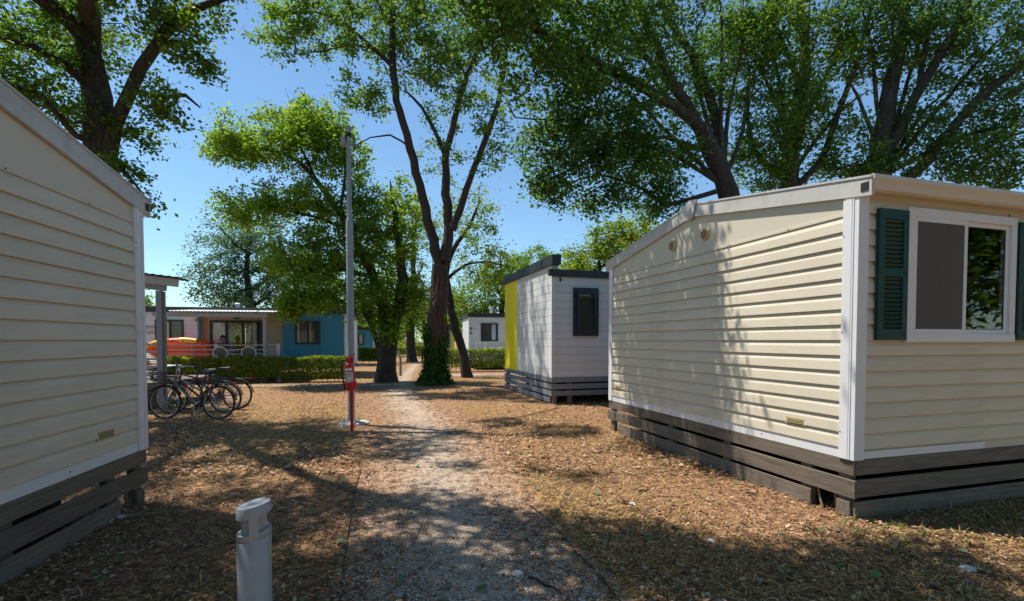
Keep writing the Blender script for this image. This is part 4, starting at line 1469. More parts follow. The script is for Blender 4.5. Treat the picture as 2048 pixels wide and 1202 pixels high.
for i, (px, py, a_, ln, lab) in enumerate([(1090, 1175, -.8, .28, 'crooked dry stick lying at the right rim of the gravel'), (1505, 990, .1, .16, 'short dry stick near the skirt boards of the cream home'), (1290, 985, .3, .14, 'thin dry twig in the straw beside the path'), (1210, 905, .9, .35, 'bent dry twig on the litter before the grey skirted home')]):
    g_ = G(px, py)
    pts = [(g_.x + math.cos(a_) * (k - 2) * ln / 4, g_.y + math.sin(a_) * (k - 2) * ln / 4, .016 + .012 * (k % 2)) for k in range(5)]
    o = obj('stick', MB().tube(pts, [.009, .010, .008, .007, .004], 6), M['bark'])
    tag(o, lab, 'stick')
for i, (px, py, r_, lab) in enumerate([(1035, 1150, .035, 'pale stone lying on the gravel path'), (1265, 1010, .03, 'pale stone in the straw beside the path'), (215, 1045, .05, 'flat pale stone by the skirt of the shaded cream home'), (240, 1038, .04, 'angular pale stone beside the skirt of the shaded cream home'), (1423, 1084, .03, 'white stone in the dry grass'), (1935, 1142, .045, 'broad pale stone before the shuttered window')]):
    g_ = G(px, py)
    bm = bmesh.new()
    bmesh.ops.create_icosphere(bm, subdivisions=2, radius=r_)
    for v in bm.verts:
        v.co *= random.uniform(.8, 1.15)
        v.co.z *= .55
        v.co.x *= 1.2
    me = bpy.data.meshes.new('stone'); bm.to_mesh(me); bm.free()
    o = obj('stone', me, M['stone'], loc=(g_.x, g_.y, r_ * .3), rot=(0, 0, i * 1.3))
    tag(o, lab, 'stone')

# ------------------------------------------------------------------ numpy mesh of many small pieces
def mass_mesh(name, verts, tris, rnd, smooth=False):
    me = bpy.data.meshes.new(name)
    nv, nt = len(verts), len(tris)
    me.vertices.add(nv)
    me.vertices.foreach_set('co', np.ascontiguousarray(verts, dtype=np.float32).ravel())
    me.loops.add(nt * 3)
    me.loops.foreach_set('vertex_index', np.ascontiguousarray(tris, dtype=np.int32).ravel())
    me.polygons.add(nt)
    me.polygons.foreach_set('loop_start', np.arange(0, nt * 3, 3, dtype=np.int32))
    me.polygons.foreach_set('loop_total', np.full(nt, 3, dtype=np.int32))
    me.update(calc_edges=True)
    at = me.attributes.new('rnd', 'FLOAT', 'POINT')
    at.data.foreach_set('value', np.ascontiguousarray(rnd, dtype=np.float32))
    return me

LEAF_V = np.array([(0, 0, 0), (.34, .25, .05), (.34, -.25, .05), (.72, .27, .03), (.72, -.27, .03), (1.0, 0, -.05), (.5, 0, -.04)])
LEAF_T = np.array([(0, 6, 1), (0, 2, 6), (1, 6, 3), (2, 4, 6), (3, 6, 5), (6, 4, 5)])
LEAF4_V = np.array([(0, 0, 0), (.5, .30, .06), (.5, -.30, .06), (1.0, 0, -.04), (.5, 0, -.03)])
CRUMB_V = np.array([(0, 0, 0), (.5, .30, .05), (.5, -.30, .03), (1.0, 0, 0)])
CRUMB_T = np.array([(0, 2, 1), (1, 2, 3)])
LEAF4_T = np.array([(0, 4, 1), (0, 2, 4), (1, 4, 3), (4, 2, 3)])

def scatter(pos, dirs, nrm, size, tv, tt, rnd):
    n = len(pos)
    d = dirs / np.linalg.norm(dirs, axis=1, keepdims=True)
    s = np.cross(nrm, d)
    s /= np.maximum(np.linalg.norm(s, axis=1, keepdims=True), 1e-6)
    u = np.cross(d, s)
    V = (pos[:, None, :] + size[:, None, None] * (tv[None, :, 0:1] * d[:, None, :] + tv[None, :, 1:2] * s[:, None, :] + tv[None, :, 2:3] * u[:, None, :])).reshape(-1, 3)
    T = (np.arange(n)[:, None, None] * len(tv) + tt[None]).reshape(-1, 3)
    return V, T, np.repeat(rnd, len(tv))

def catmull(pts, step):
    out = []
    m = len(pts)
    for i in range(m - 1):
        p0, p1, p2, p3 = pts[max(0, i - 1)], pts[i], pts[i + 1], pts[min(m - 1, i + 2)]
        n = max(1, int((p2[0] - p1[0]).length / step))
        for k in range(n):
            t = k / n
            p = .5 * ((2 * p1[0]) + (p2[0] - p0[0]) * t + (2 * p0[0] - 5 * p1[0] + 4 * p2[0] - p3[0]) * t * t + (3 * p1[0] - p0[0] - 3 * p2[0] + p3[0]) * t ** 3)
            out.append((p, p1[1] + (p2[1] - p1[1]) * t))
    out.append(pts[-1])
    return out

TRI_COUNT = [0]
def tree(label, limbs, blobs, leaf='oak', size=.10, per=34, spread=.20, bark='bark', group=None, seed=1, flare=1.5, tw=.0042, gap=0.0, fine=False, dead=0, dead_up=0, up=.8, name='oak_tree'):
    """limbs: lists of (Vector, radius); blobs: (centre, (rx,ry,rz), n clusters)"""
    rng = np.random.default_rng(seed)
    random.seed(seed)
    base = limbs[0][0][0].copy()
    t = thing(name, label, 'tree', (base.x, base.y, 0), 0, group)
    base = Vector((base.x, base.y, 0))
    tr = MB()
    pos, par, rad, limb_n = [], [], [], 0
    for li, L in enumerate(limbs):
        c = catmull(L, .35)
        pts, rs = [], []
        for i, (p, r) in enumerate(c):
            w = r * .30 if i > 0 and r < .3 else 0
            q = p - base + Vector((random.uniform(-w, w), random.uniform(-w, w), 0))
            if li == 0 and q.z < .7:
                r = r * (1 + (flare - 1) * (1 - max(0, q.z) / .7) ** 2)
            pts.append(q); rs.append(r)
        tr.tube(pts, rs, 12 if rs[0] > .12 else 7, jit=.07)
        for i, q in enumerate(pts):
            if i == 0:
                if pos:
                    dd = np.linalg.norm(np.array(pos) - np.array(q), axis=1)
                    pa = int(dd.argmin())
                else:
                    pa = -1
            else:
                pa = len(pos) - 1
            pos.append(tuple(q)); par.append(pa); rad.append(rs[i])
    limb_n = len(pos)
    clus = []
    for (c, r, n) in blobs:
        c = np.array(c - base)
        v = rng.normal(size=(n, 3))
        v /= np.linalg.norm(v, axis=1, keepdims=True)
        rr = rng.random(n) ** (1 / 2.4)
        clus.append(c + v * rr[:, None] * np.array(r))
    clus = np.concatenate(clus)
    if gap:
        ph = rng.random(3) * 10
        f = np.sin(clus[:, 0] * 1.9 + ph[0]) * np.sin(clus[:, 1] * 1.7 + ph[1]) * np.sin(clus[:, 2] * 2.1 + ph[2])
        clus = clus[f > -1 + gap]
    clus = clus[clus[:, 2] > .9]
    P0 = np.array(pos)
    # only let foliage hang on wood above the bole
    ok = np.arange(limb_n)[P0[:, 2] > min(2.2, P0[:, 2].max() * .35)]
    d0 = np.array([np.linalg.norm(P0[ok] - c, axis=1).min() for c in clus])
    order = np.argsort(d0)
    cap_n = limb_n + len(clus) * 14 + 10
    arr = np.empty((cap_n, 3)); arr[:limb_n] = P0
    usable = np.zeros(cap_n, bool); usable[ok] = True
    cnt = limb_n
    par = list(par)
    tips = []
    for ci in order:
        c = clus[ci]
        dd = np.linalg.norm(arr[:cnt] - c, axis=1) + np.where(usable[:cnt], 0, 1e6)
        # prefer to leave the wood outwards: branch points below / inside
        dd = dd + .25 * np.maximum(0, arr[:cnt, 2] - c[2])
        a = int(dd.argmin())
        A = arr[a]
        L_ = np.linalg.norm(c - A)
        n = int(min(12, max(1, math.ceil(L_ / .40))))
        side = rng.normal(size=3) * .10 * L_
        side[2] = abs(side[2]) * .5
        prev = a
        for k in range(1, n + 1):
            f = k / n
            q = A + (c - A) * f + side * math.sin(math.pi * f) + rng.normal(size=3) * .02
            arr[cnt] = q; usable[cnt] = True
            par.append(prev); prev = cnt
            cnt += 1
        tips.append(prev)
    load = np.zeros(cnt)
    load[tips] = 1
    for i in range(cnt - 1, 0, -1):
        if par[i] >= 0:
            load[par[i]] += load[i]
    r_n = tw * np.maximum(load, 1) ** .47
    # twigs as frusta (numpy)
    idx = np.arange(limb_n, cnt)
    pa = np.array([par[i] for i in idx])
    A, B = arr[pa], arr[idx]
    ra = np.minimum(np.where(pa < limb_n, r_n[idx] * 1.15, r_n[pa]), r_n[idx] * 1.6)
    rb = r_n[idx]
    d = B - A
    d /= np.maximum(np.linalg.norm(d, axis=1, keepdims=True), 1e-6)
    ref = np.where(np.abs(d[:, 2:3]) < .9, np.array([[0, 0, 1.]]), np.array([[1., 0, 0]]))
    s = np.cross(d, ref); s /= np.linalg.norm(s, axis=1, keepdims=True)
    u = np.cross(d, s)
    K = 4
    ang = np.arange(K) * 2 * math.pi / K
    off = s[:, None, :] * np.cos(ang)[None, :, None] + u[:, None, :] * np.sin(ang)[None, :, None]
    V = np.concatenate([A[:, None, :] + off * ra[:, None, None], B[:, None, :] + off * rb[:, None, None]], axis=1).reshape(-1, 3)
    tt = []
    for k in range(K):
        j = (k + 1) % K
        tt += [(k, j, K + j), (k, K + j, K + k)]
    T = (np.arange(len(idx))[:, None, None] * 2 * K + np.array(tt)[None]).reshape(-1, 3)
    br = mass_mesh('branches', V, T, np.full(len(V), .5))
    obj('branches', br, M[bark], t, kind='stuff')
    dt = MB()
    for i in range(dead):      # bare dead twigs hanging out of the crown
        ti = arr[tips[int(rng.integers(len(tips)))]]
        q = Vector(ti)
        dv = Vector(rng.normal(size=3)); dv.z = -abs(dv.z) * .6
        dv.normalize()
        pts = [q + dv * (.22 * k) + Vector((random.uniform(-.06, .06), random.uniform(-.06, .06), -.03 * k * k * .3)) for k in range(5)]
        dt.tube(pts, [.009, .008, .006, .005, .003], 4)
        dt.tube([pts[2], pts[2] + Vector((random.uniform(-.3, .3), random.uniform(-.2, .2), -.15))], [.005, .003], 3)
    if dead_up:                # bare twigs rising from the top of the crown
        tz = arr[tips]
        top_i = np.argsort(-(tz[:, 2] - .25 * np.abs(tz[:, 0] - tz[:, 0].mean())))[:dead_up * 4]
        for i in rng.choice(top_i, dead_up, replace=False):
            q = Vector(tz[int(i)])
            dv = Vector((rng.normal() * .35, rng.normal() * .3, 1)).normalized()
            pts = [q + dv * (.18 * k) + Vector((random.uniform(-.04, .04), random.uniform(-.04, .04), 0)) for k in range(5)]
            dt.tube(pts, [.009, .008, .007, .006, .004], 4)
            dt.tube([pts[1], pts[1] + Vector((random.uniform(-.3, .3), 0, .28))], [.006, .003], 3)
    if dt.v:
        obj('dead_twigs', dt, M[bark], t, kind='stuff')
    obj('trunk', tr, M[bark], t, smooth=True)
    # leaves
    tp = arr[tips]
    pdir = tp - arr[[par[i] for i in tips]]
    n = len(tips)
    c_r = rng.random(n)
    rep = np.repeat(np.arange(n), per)
    along = rng.random(len(rep)) * .55
    pos_l = tp[rep] - pdir[rep] * along[:, None] + rng.normal(size=(len(rep), 3)) * spread * np.array([1, 1, .75]) * (.45 + .9 * rng.random(len(rep)))[:, None]
    dirs = rng.normal(size=(len(rep), 3)); dirs[:, 2] = dirs[:, 2] * .5 - .25
    nr = rng.normal(size=(len(rep), 3)) * .75; nr[:, 2] += up
    sz = size * (.65 + .65 * rng.random(len(rep)))
    rnd = np.clip(.62 * rng.random(len(rep)) + .38 * c_r[rep], 0, 1)
    tv, tt_ = (LEAF_V, LEAF_T) if fine else (LEAF4_V, LEAF4_T)
    V, T, R_ = scatter(pos_l, dirs, nr, sz, tv, tt_, rnd)
    TRI_COUNT[0] += len(T) + br.polygons.__len__()
    obj('crown', mass_mesh('crown', V, T, R_), M['leaf_' + leaf], t)
    return t

def LB(pts):       # photo column, row, depth, radius
    return [(P(a, b, c), r) for a, b, c, r in pts]
def BL(px, py, d, rx, ry, rz, n):
    return (P(px, py, d), (rx, ry, rz), n)
def SH(px, py, h, r, n, rz=.8):   # foliage at height h whose shadow falls on the ground at a photo pixel
    g_ = G(px, py)
    return (Vector((g_.x + TO_SUN.x / TO_SUN.z * h, g_.y + TO_SUN.y / TO_SUN.z * h, h)), (r, r, rz), n)
def base_of(px, py, r):
    return (G(px, py), r)

# --- ivy-clad oak in the middle
gb = G(868, 769)
D1 = gb.y
trunk = [(gb, .34), (P(873, 690, D1), .31), (P(876, 610, D1), .285), (P(879, 560, D1), .275), (P(884, 529, D1), .27)]
limbs = [trunk,
         LB([(880, 540, D1, .20), (867, 479, D1, .175), (844, 394, D1 - .1, .15), (819, 294, D1 - .3, .135), (794, 200, D1 - .5, .12), (784, 125, D1 - .6, .12), (787, 50, D1 - .7, .10), (782, -60, D1 - .8, .07), (790, -190, D1 - .9, .03)]),
         LB([(784, 130, D1 - .6, .085), (740, 92, D1 - 1, .07), (665, 32, D1 - 1.6, .05), (600, 25, D1 - 2, .035), (540, 32, D1 - 2.4, .02)]),
         LB([(740, 95, D1 - 1, .04), (700, 90, D1 - 1.2, .035), (645, 102, D1 - 1.4, .025), (590, 108, D1 - 1.6, .015)]),
         LB([(787, 60, D1 - .7, .06), (760, 15, D1 - 1, .05), (725, -60, D1 - 1.4, .03)]),
         LB([(890, 525, D1, .20), (897, 449, D1 + .1, .17), (892, 369, D1 + .2, .15), (894, 299, D1 + .2, .12), (915, 220, D1 + .2, .10), (929, 165, D1 + .1, .085), (969, 65, D1, .06), (985, -40, D1, .03)]),
         LB([(893, 320, D1 + .2, .085), (869, 260, D1 + .2, .07), (844, 215, D1, .055), (810, 180, D1 - .2, .03)]),
         LB([(905, 460, D1, .14), (925, 400, D1 - .1, .12), (942, 354, D1 - .2, .11), (979, 260, D1 - .4, .095), (1004, 165, D1 - .6, .08), (1019, 50, D1 - .7, .06), (1030, -80, D1 - .8, .03)]),
         LB([(819, 294, D1 - .3, .035), (780, 270, D1 - .5, .03), (740, 275, D1 - .6, .022), (700, 300, D1 - .7, .012)])]
blobs = [BL(640, 60, D1 - 1.5, 1.9, 1.3, .9, 70), BL(560, 60, D1 - 2, 1.0, .9, .8, 34), BL(790, 60, D1 - .6, 1.6, 1.4, 1.4, 80), BL(735, 185, D1 - .8, .95, 1.0, .75, 34),
         BL(860, 120, D1, 1.3, 1.4, 1.6, 60), BL(940, 120, D1, 1.6, 1.6, 2.0, 90), BL(985, 280, D1 - .2, .8, 1.0, 1.3, 30), BL(880, 330, D1 + .6, .9, 1.0, .8, 11),
         BL(950, 450, D1 + .6, .9, 1.0, .8, 9), BL(800, -60, D1 - .8, 3.0, 2.4, 1.5, 120), BL(960, -80, D1 - .3, 2.6, 2.2, 1.6, 100), BL(900, 230, D1 + .6, 1.1, 1.0, 1.2, 16)]
T1 = tree('tall forked oak with ivy wrapped round its trunk beside the path', limbs, blobs, 'mid', .115, 44, .155, 'bark_brown', None, 11, 1.5, gap=.18, dead=10)
# ivy on the lower trunk
n = 5200
rng = np.random.default_rng(5)
an = rng.random(n) * 2 * math.pi
z = rng.random(n) ** 1.3 * (1.75 + .4 * np.sin(an * 2 + 1) + .25 * np.sin(an * 5)) + rng.normal(size=n) * .05
z = np.abs(z)
rr_ = .31 + .30 * np.clip(1 - z / .9, 0, 1) ** 2 + rng.random(n) ** 2 * .14 + .05 * np.sin(an * 3 + z * 2.5) + .04 * np.sin(an * 7 + z * 6)
lean = (P(876, 610, D1).x - gb.x) / 2.6
pos_ = np.stack([rr_ * np.cos(an) + lean * z, rr_ * np.sin(an), z], 1)
out_ = np.stack([np.cos(an), np.sin(an), np.full(n, .35)], 1)
dr_ = np.stack([-np.sin(an) * rng.normal(size=n), np.cos(an) * rng.normal(size=n), -.8 + .5 * rng.normal(size=n)], 1)
V, T, R_ = scatter(pos_, dr_, out_ + rng.normal(size=(n, 3)) * .35, .075 + .05 * rng.random(n), LEAF4_V * np.array([1, 1.3, 1]), LEAF4_T, rng.random(n))
obj('ivy', mass_mesh('ivy', V, T, R_), M['leaf_ivy'], T1)
vn = MB()
random.seed(9)
for k in range(44):
    a0 = random.uniform(0, 6.28)
    z0, z1 = random.uniform(.8, 1.8), random.uniform(3.0, 4.6)
    pts = []
    m = 9
    for i in range(m):
        zz = z0 + (z1 - z0) * i / (m - 1)
        rr2 = .30 - .02 * zz / 4 + random.uniform(.0, .03)
        a0 += random.uniform(-.25, .25)
        pts.append((rr2 * math.cos(a0) + lean * zz, rr2 * math.sin(a0), zz))
    vn.tube(pts, [.010] * (m - 1) + [.006], 4)
obj('dry_vines', vn, M['vine'], T1, kind='stuff')

# --- oak left of the path, behind the lamp pole
g2 = G(772, 764)
D2 = g2.y
limbs = [[(g2, .36), (P(774, 715, D2), .34), (P(778, 670, D2), .36), (P(780, 645, D2), .36)],
         LB([(785, 650, D2, .24), (800, 610, D2, .22), (806, 560, D2, .19), (800, 500, D2, .15), (790, 430, D2 + .2, .11), (780, 360, D2 + .3, .015)]),
         LB([(772, 655, D2, .24), (766, 610, D2, .22), (750, 570, D2, .19), (739, 539, D2 - .1, .17), (709, 479, D2 - .3, .14), (670, 410, D2 - .5, .11), (633, 360, D2 - .7, .09), (600, 325, D2 - .9, .07), (564, 306, D2 - 1.1, .05), (503, 295, D2 - 1.4, .03)]),
         LB([(700, 465, D2 - .4, .07), (650, 440, D2 - .6, .055), (590, 425, D2 - .9, .04), (520, 415, D2 - 1.2, .025), (470, 430, D2 - 1.4, .015)]),
         LB([(633, 360, D2 - .7, .05), (600, 290, D2 - .8, .04), (585, 240, D2 - .9, .025)]),
         LB([(680, 425, D2 - .5, .06), (690, 350, D2 - .3, .05), (690, 290, D2, .03)]),
         LB([(745, 555, D2, .09), (690, 540, D2 - .6, .07), (630, 530, D2 - 1.2, .05), (590, 560, D2 - 1.6, .03)]),
         LB([(745, 600, D2 - .1, .11), (735, 640, D2 - .4, .10), (725, 600, D2 - .5, .06)]),
         LB([(760, 700, D2 + .1, .12), (745, 650, D2 + .3, .11), (735, 615, D2 + .4, .09), (715, 570, D2 + .5, .05)])]
blobs = [BL(560, 280, D2 - 1.1, 2.3, 1.5, 1.0, 174), BL(470, 300, D2 - 1.4, 1.1, 1.0, .55, 58), BL(630, 250, D2 - .7, 1.2, 1.2, .9, 87), BL(690, 320, D2 - .3, 1.1, 1.2, 1.0, 72),
         BL(500, 420, D2 - 1.2, 1.3, 1.2, .7, 78), BL(600, 400, D2 - .9, 1.6, 1.4, .8, 92), BL(680, 470, D2 - .5, 1.4, 1.4, 1.4, 116), BL(600, 520, D2 - 1.3, 1.4, 1.3, 1.1, 130),
         BL(620, 600, D2 - 1.3, 1.1, 1.0, .5, 63), BL(578, 615, D2 - 1.7, .35, .4, .45, 29), BL(760, 480, D2, 1.4, 1.4, 1.5, 130), BL(750, 590, D2 - .2, 1.4, 1.2, 1.0, 116), BL(815, 420, D2 + .5, .9, 1.2, 1.3, 43),
         BL(740, 400, D2, .8, 1, .8, 37), BL(820, 590, D2, .6, .8, .8, 37), BL(775, 655, D2 - .35, .55, .45, .55, 23)]
tree('broad oak with low spreading crown and twin stems behind the lamp pole', limbs, blobs, 'bright', .12, 46, .17, 'bark', None, 12, 1.3, gap=.12, dead=14, dead_up=26)

# --- leaning trunk right of the ivy oak
g5 = G(934, 755)
D5 = g5.y
limbs = [[(g5, .20), (P(922, 700, D5), .185), (P(907, 640, D5), .17), (P(896, 590, D5), .16), (P(892, 550, D5), .14), (P(905, 500, D5), .11), (P(940, 450, D5), .07), (P(960, 400, D5), .03)],
         LB([(893, 560, D5, .08), (930, 530, D5 + .3, .06), (980, 525, D5 + .6, .04), (1040, 540, D5 + .8, .02)])]
blobs = [BL(960, 520, D5 + .4, 1.6, 1.2, .8, 46), BL(1000, 560, D5 + .6, 1.2, 1.0, .6, 34), BL(940, 430, D5, 1.2, 1.2, 1.2, 40), BL(915, 600, D5 + .5, .5, .8, .6, 10)]
tree('slim oak with leaning ivy-flecked trunk in front of the far hedge', limbs, blobs, 'lime', .12, 34, .22, 'bark', None, 15, 1.4, gap=.1, dead=4)

# --- tree far along the path, trees behind the homes
def plain_tree(label, px, py, depth, top_py, crown, leaf, seed, r0=.3, size=.16, per=30, group=None, spread=.28):
    """crown: list of (px, py, rx, ry, rz, n) at about the trunk's depth"""
    rr2 = random.Random(seed)
    b = P(px, HOR, depth); b.z = 0
    topv = P(px, top_py, depth)
    limbs = [[(b, r0), (b.lerp(topv, .25) + Vector((rr2.uniform(-.2, .2), 0, 0)), r0 * .85), (b.lerp(topv, .6) + Vector((rr2.uniform(-.3, .3), 0, 0)), r0 * .5), (topv, r0 * .12)]]
    for k in range(5):
        f = .28 + .12 * k
        a_ = rr2.uniform(0, 6.28)
        s = b.lerp(topv, f)
        ln = topv.z * .20
        e = s + Vector((math.cos(a_) * ln, math.sin(a_) * ln, ln * .8))
        limbs.append([(s, r0 * .4), (s.lerp(e, .5) + Vector((0, 0, -.15)), r0 * .28), (e, r0 * .08)])
    bl = [BL(a, b_, depth + rr2.uniform(-.8, .8), rx, ry, rz, n) for a, b_, rx, ry, rz, n in crown]
    return tree(label, limbs, bl, leaf, size, per, spread, 'bark', group, seed, 1.3)
plain_tree('pale green oak with forked trunk far along the path', 824, 722, 35, 420, [(815, 560, 2.6, 2.4, 2.6, 100), (830, 460, 2.6, 2.4, 2.6, 100), (800, 640, 1.8, 1.6, 1.2, 45), (850, 610, 1.6, 1.6, 1.6, 45)], 'lime', 21, .34, .17, 34)
plain_tree('rounded blue-green tree standing behind the terrace home', 500, 700, 30, 440, [(450, 500, 2.0, 2.0, 2.0, 100), (520, 480, 2.4, 2.0, 2.0, 112), (440, 570, 2.0, 2.0, 1.4, 87), (540, 560, 2.2, 2.0, 1.6, 100), (490, 610, 2.6, 2.0, 1.2, 100), (590, 580, 2.4, 2, 1.8, 87)], 'blue', 22, .35, .16, 34)
plain_tree('dark tree behind the blue home, right of its flue pipe', 660, 700, 32, 480, [(650, 560, 2.6, 2.2, 2.2, 112), (700, 610, 2.2, 2.0, 1.6, 87), (620, 620, 2.2, 2.0, 1.2, 75)], 'mid', 23, .35, .17, 34)
plain_tree('bushy tree rising behind the far white home', 1000, 700, 38, 510, [(960, 580, 2.6, 2.2, 2.0, 100), (1020, 560, 2.8, 2.2, 2.2, 112), (1060, 530, 2.2, 2.0, 1.6, 75), (930, 630, 2.0, 2.0, 1.6, 75), (1000, 630, 2.4, 2, 1.2, 75)], 'mid', 24, .35, .18, 36)
plain_tree('yellow-green tree behind the white home with the yellow panel', 1190, 700, 19, 470, [(1170, 520, 1.1, 1.0, .6, 62), (1225, 485, 1.0, 1.0, .9, 75), (1280, 470, 1.2, 1, .8, 62), (1140, 545, .8, .8, .4, 37)], 'lime', 25, .2, .12, 34, None, .2)
plain_tree('dark shrub-like tree at the end of the path', 850, 700, 48, 600, [(860, 640, 2.6, 2.0, 1.8, 87), (880, 600, 2.2, 2, 2.2, 75), (800, 660, 1.6, 1.4, 1.0, 50)], 'mid', 26, .3, .2, 34)
plain_tree('small tree top showing left of the terrace home roof', 282, 700, 30, 590, [(270, 600, 1.0, 1.0, .8, 50), (255, 620, 1.2, 1, .8, 50)], 'mid', 27, .2, .15, 30)
plain_tree('light green bush beside the far path', 822, 700, 55, 680, [(815, 690, 1.5, 1.2, 1.0, 62)], 'lime', 28, .12, .18, 34)
for i, (px, d, leaf) in enumerate(((720, 62, 'mid'), (900, 66, 'mid'), (760, 80, 'blue'), (960, 75, 'mid'))):
    tp_ = 600
    plain_tree(['distant tree closing the view behind the second blue home', 'distant tree closing the view behind the ivy trunk', 'distant hazy tree between the two big trunks', 'distant tree behind the far white home roof'][i], px, 700, d, tp_, [(px, 640, 5, 3, 3.2, 90), (px - 30, 660, 4, 3, 2.2, 60), (px + 40, 655, 4, 3, 2.4, 60)], leaf, 30 + i, .35, .30, 26, None, .5)

# --- big oak at the left, behind the shaded home
D8 = 9.2
b8 = P(205, HOR, D8); b8.z = 0
limbs = [[(b8, .30), (P(212, 420, D8), .27), (P(205, 330, D8), .26), (P(195, 240, D8), .235), (P(186, 140, D8), .21), (P(178, 60, D8), .18), (P(172, -40, D8), .15), (P(165, -180, D8), .12), (P(170, -330, D8), .05)],
         LB([(214, 345, D8, .15), (232, 250, D8, .125), (262, 185, D8, .11), (310, 90, D8 - .1, .095), (345, 40, D8 - .2, .08), (400, 12, D8 - .4, .07), (470, -10, D8 - .6, .04), (560, -60, D8 - .9, .02)]),
         LB([(310, 90, D8, .05), (350, 85, D8 - .2, .04), (395, 110, D8 - .4, .025), (425, 130, D8 - .5, .012)]),
         LB([(265, 180, D8, .06), (320, 195, D8 - .3, .045), (370, 190, D8 - .5, .03), (400, 215, D8 - .6, .015)]),
         LB([(190, 180, D8, .10), (130, 130, D8 - .4, .07), (60, 90, D8 - .8, .05), (-40, 70, D8 - 1.2, .03)]),
         LB([(200, 290, D8, .08), (150, 270, D8 - .4, .06), (80, 190, D8 - .8, .045), (0, 160, D8 - 1.2, .03)]),
         LB([(222, 330, D8, .05), (250, 345, D8 - .2, .035), (280, 380, D8 - .3, .02), (295, 420, D8 - .35, .01)]),
         [(P(178, 60, D8), .16), (Vector((-6.5, 7.6, 7.2)), .12), (Vector((-4.8, 6.0, 8.0)), .09), (Vector((-2.8, 4.8, 8.4)), .05), (Vector((-1.2, 4.2, 8.4)), .02)],
         [(P(180, 80, D8), .14), (Vector((-7.4, 6.8, 7.2)), .10), (Vector((-6.6, 4.6, 7.8)), .07), (Vector((-5.6, 2.8, 8.0)), .03)],
         [(P(172, -40, D8), .12), (Vector((-6.0, 9.4, 8.6)), .09), (Vector((-4.4, 9.4, 9.2)), .05), (Vector((-3.2, 9.0, 9.4)), .02)]]
blobs = [BL(300, 60, D8 - .1, .9, .9, .6, 44), BL(370, 30, D8 - .4, .7, .6, .35, 24), BL(390, 120, D8 - .4, .38, .45, .18, 14), BL(340, 210, D8 - .4, .65, .6, .32, 30), BL(250, 110, D8 + .3, .7, .7, .6, 22), BL(270, 260, D8 + .2, .5, .6, .4, 16),
         BL(100, 60, D8 - .5, 1.1, 1.0, .6, 40), BL(60, 200, D8 - .7, 1.0, .9, .40, 40), BL(130, 245, D8 + .2, .6, .8, .5, 20), BL(-40, 130, D8 - 1.2, 1.0, .9, .8, 36), BL(290, 400, D8 - .3, .28, .35, .28, 14), BL(245, 330, D8 - .1, .4, .5, .3, 14),
         BL(180, -160, D8, 2.6, 2.0, 1.2, 60), BL(350, -140, D8 - .5, 1.8, 1.6, .9, 34), BL(110, 150, D8 + .5, .9, .8, .6, 18),
         SH(420, 1120, 7.6, 1.3, 62), SH(560, 1010, 7.8, .9, 46), SH(350, 930, 7.8, 1.5, 72), SH(600, 900, 8.2, 1.0, 60), SH(470, 870, 8.2, 1.4, 70), SH(770, 900, 8.6, .9, 40), SH(640, 1150, 7.6, .8, 34), SH(200, 1150, 7.6, 1.6, 70), SH(250, 1000, 8.6, 1.6, 70), SH(700, 1010, 8.2, .5, 20),
         SH(960, 795, 11.5, .9, 34), SH(1080, 800, 11.5, .9, 34), SH(1130, 862, 11, .7, 30), SH(1010, 845, 11, .6, 22), SH(900, 870, 10.5, .5, 16), SH(620, 850, 11, .9, 34), SH(400, 845, 10.5, 1.0, 34), SH(1180, 790, 12, .8, 26),
         SH(930, 930, 8.2, .5, 24), SH(850, 1010, 8.0, .6, 28), SH(970, 1050, 8.0, .5, 20), SH(1150, 950, 8.4, .25, 6), SH(370, 835, 8.0, 1.0, 40), SH(400, 815, 9.5, 1.2, 46)]
tree('lichen-spotted oak towering over the shaded cream home', limbs, blobs, 'oak', .088, 44, .13, 'bark', None, 18, 1.2, gap=.52, fine=False, dead=16)

def fan(px, py, d, ends, r=.065, seed=1):
    rr2 = random.Random(seed)
    out = []
    for (ex, ey, ed) in ends:
        a_, b_ = P(px, py, d), P(ex, ey, d + ed)
        m1 = a_.lerp(b_, .35) + Vector((rr2.uniform(-.15, .15), 0, .25))
        m2 = a_.lerp(b_, .7) + Vector((rr2.uniform(-.15, .15), 0, .20))
        out.append([(a_, r), (m1, r * .8), (m2, r * .55), (b_, r * .2)])
    return out

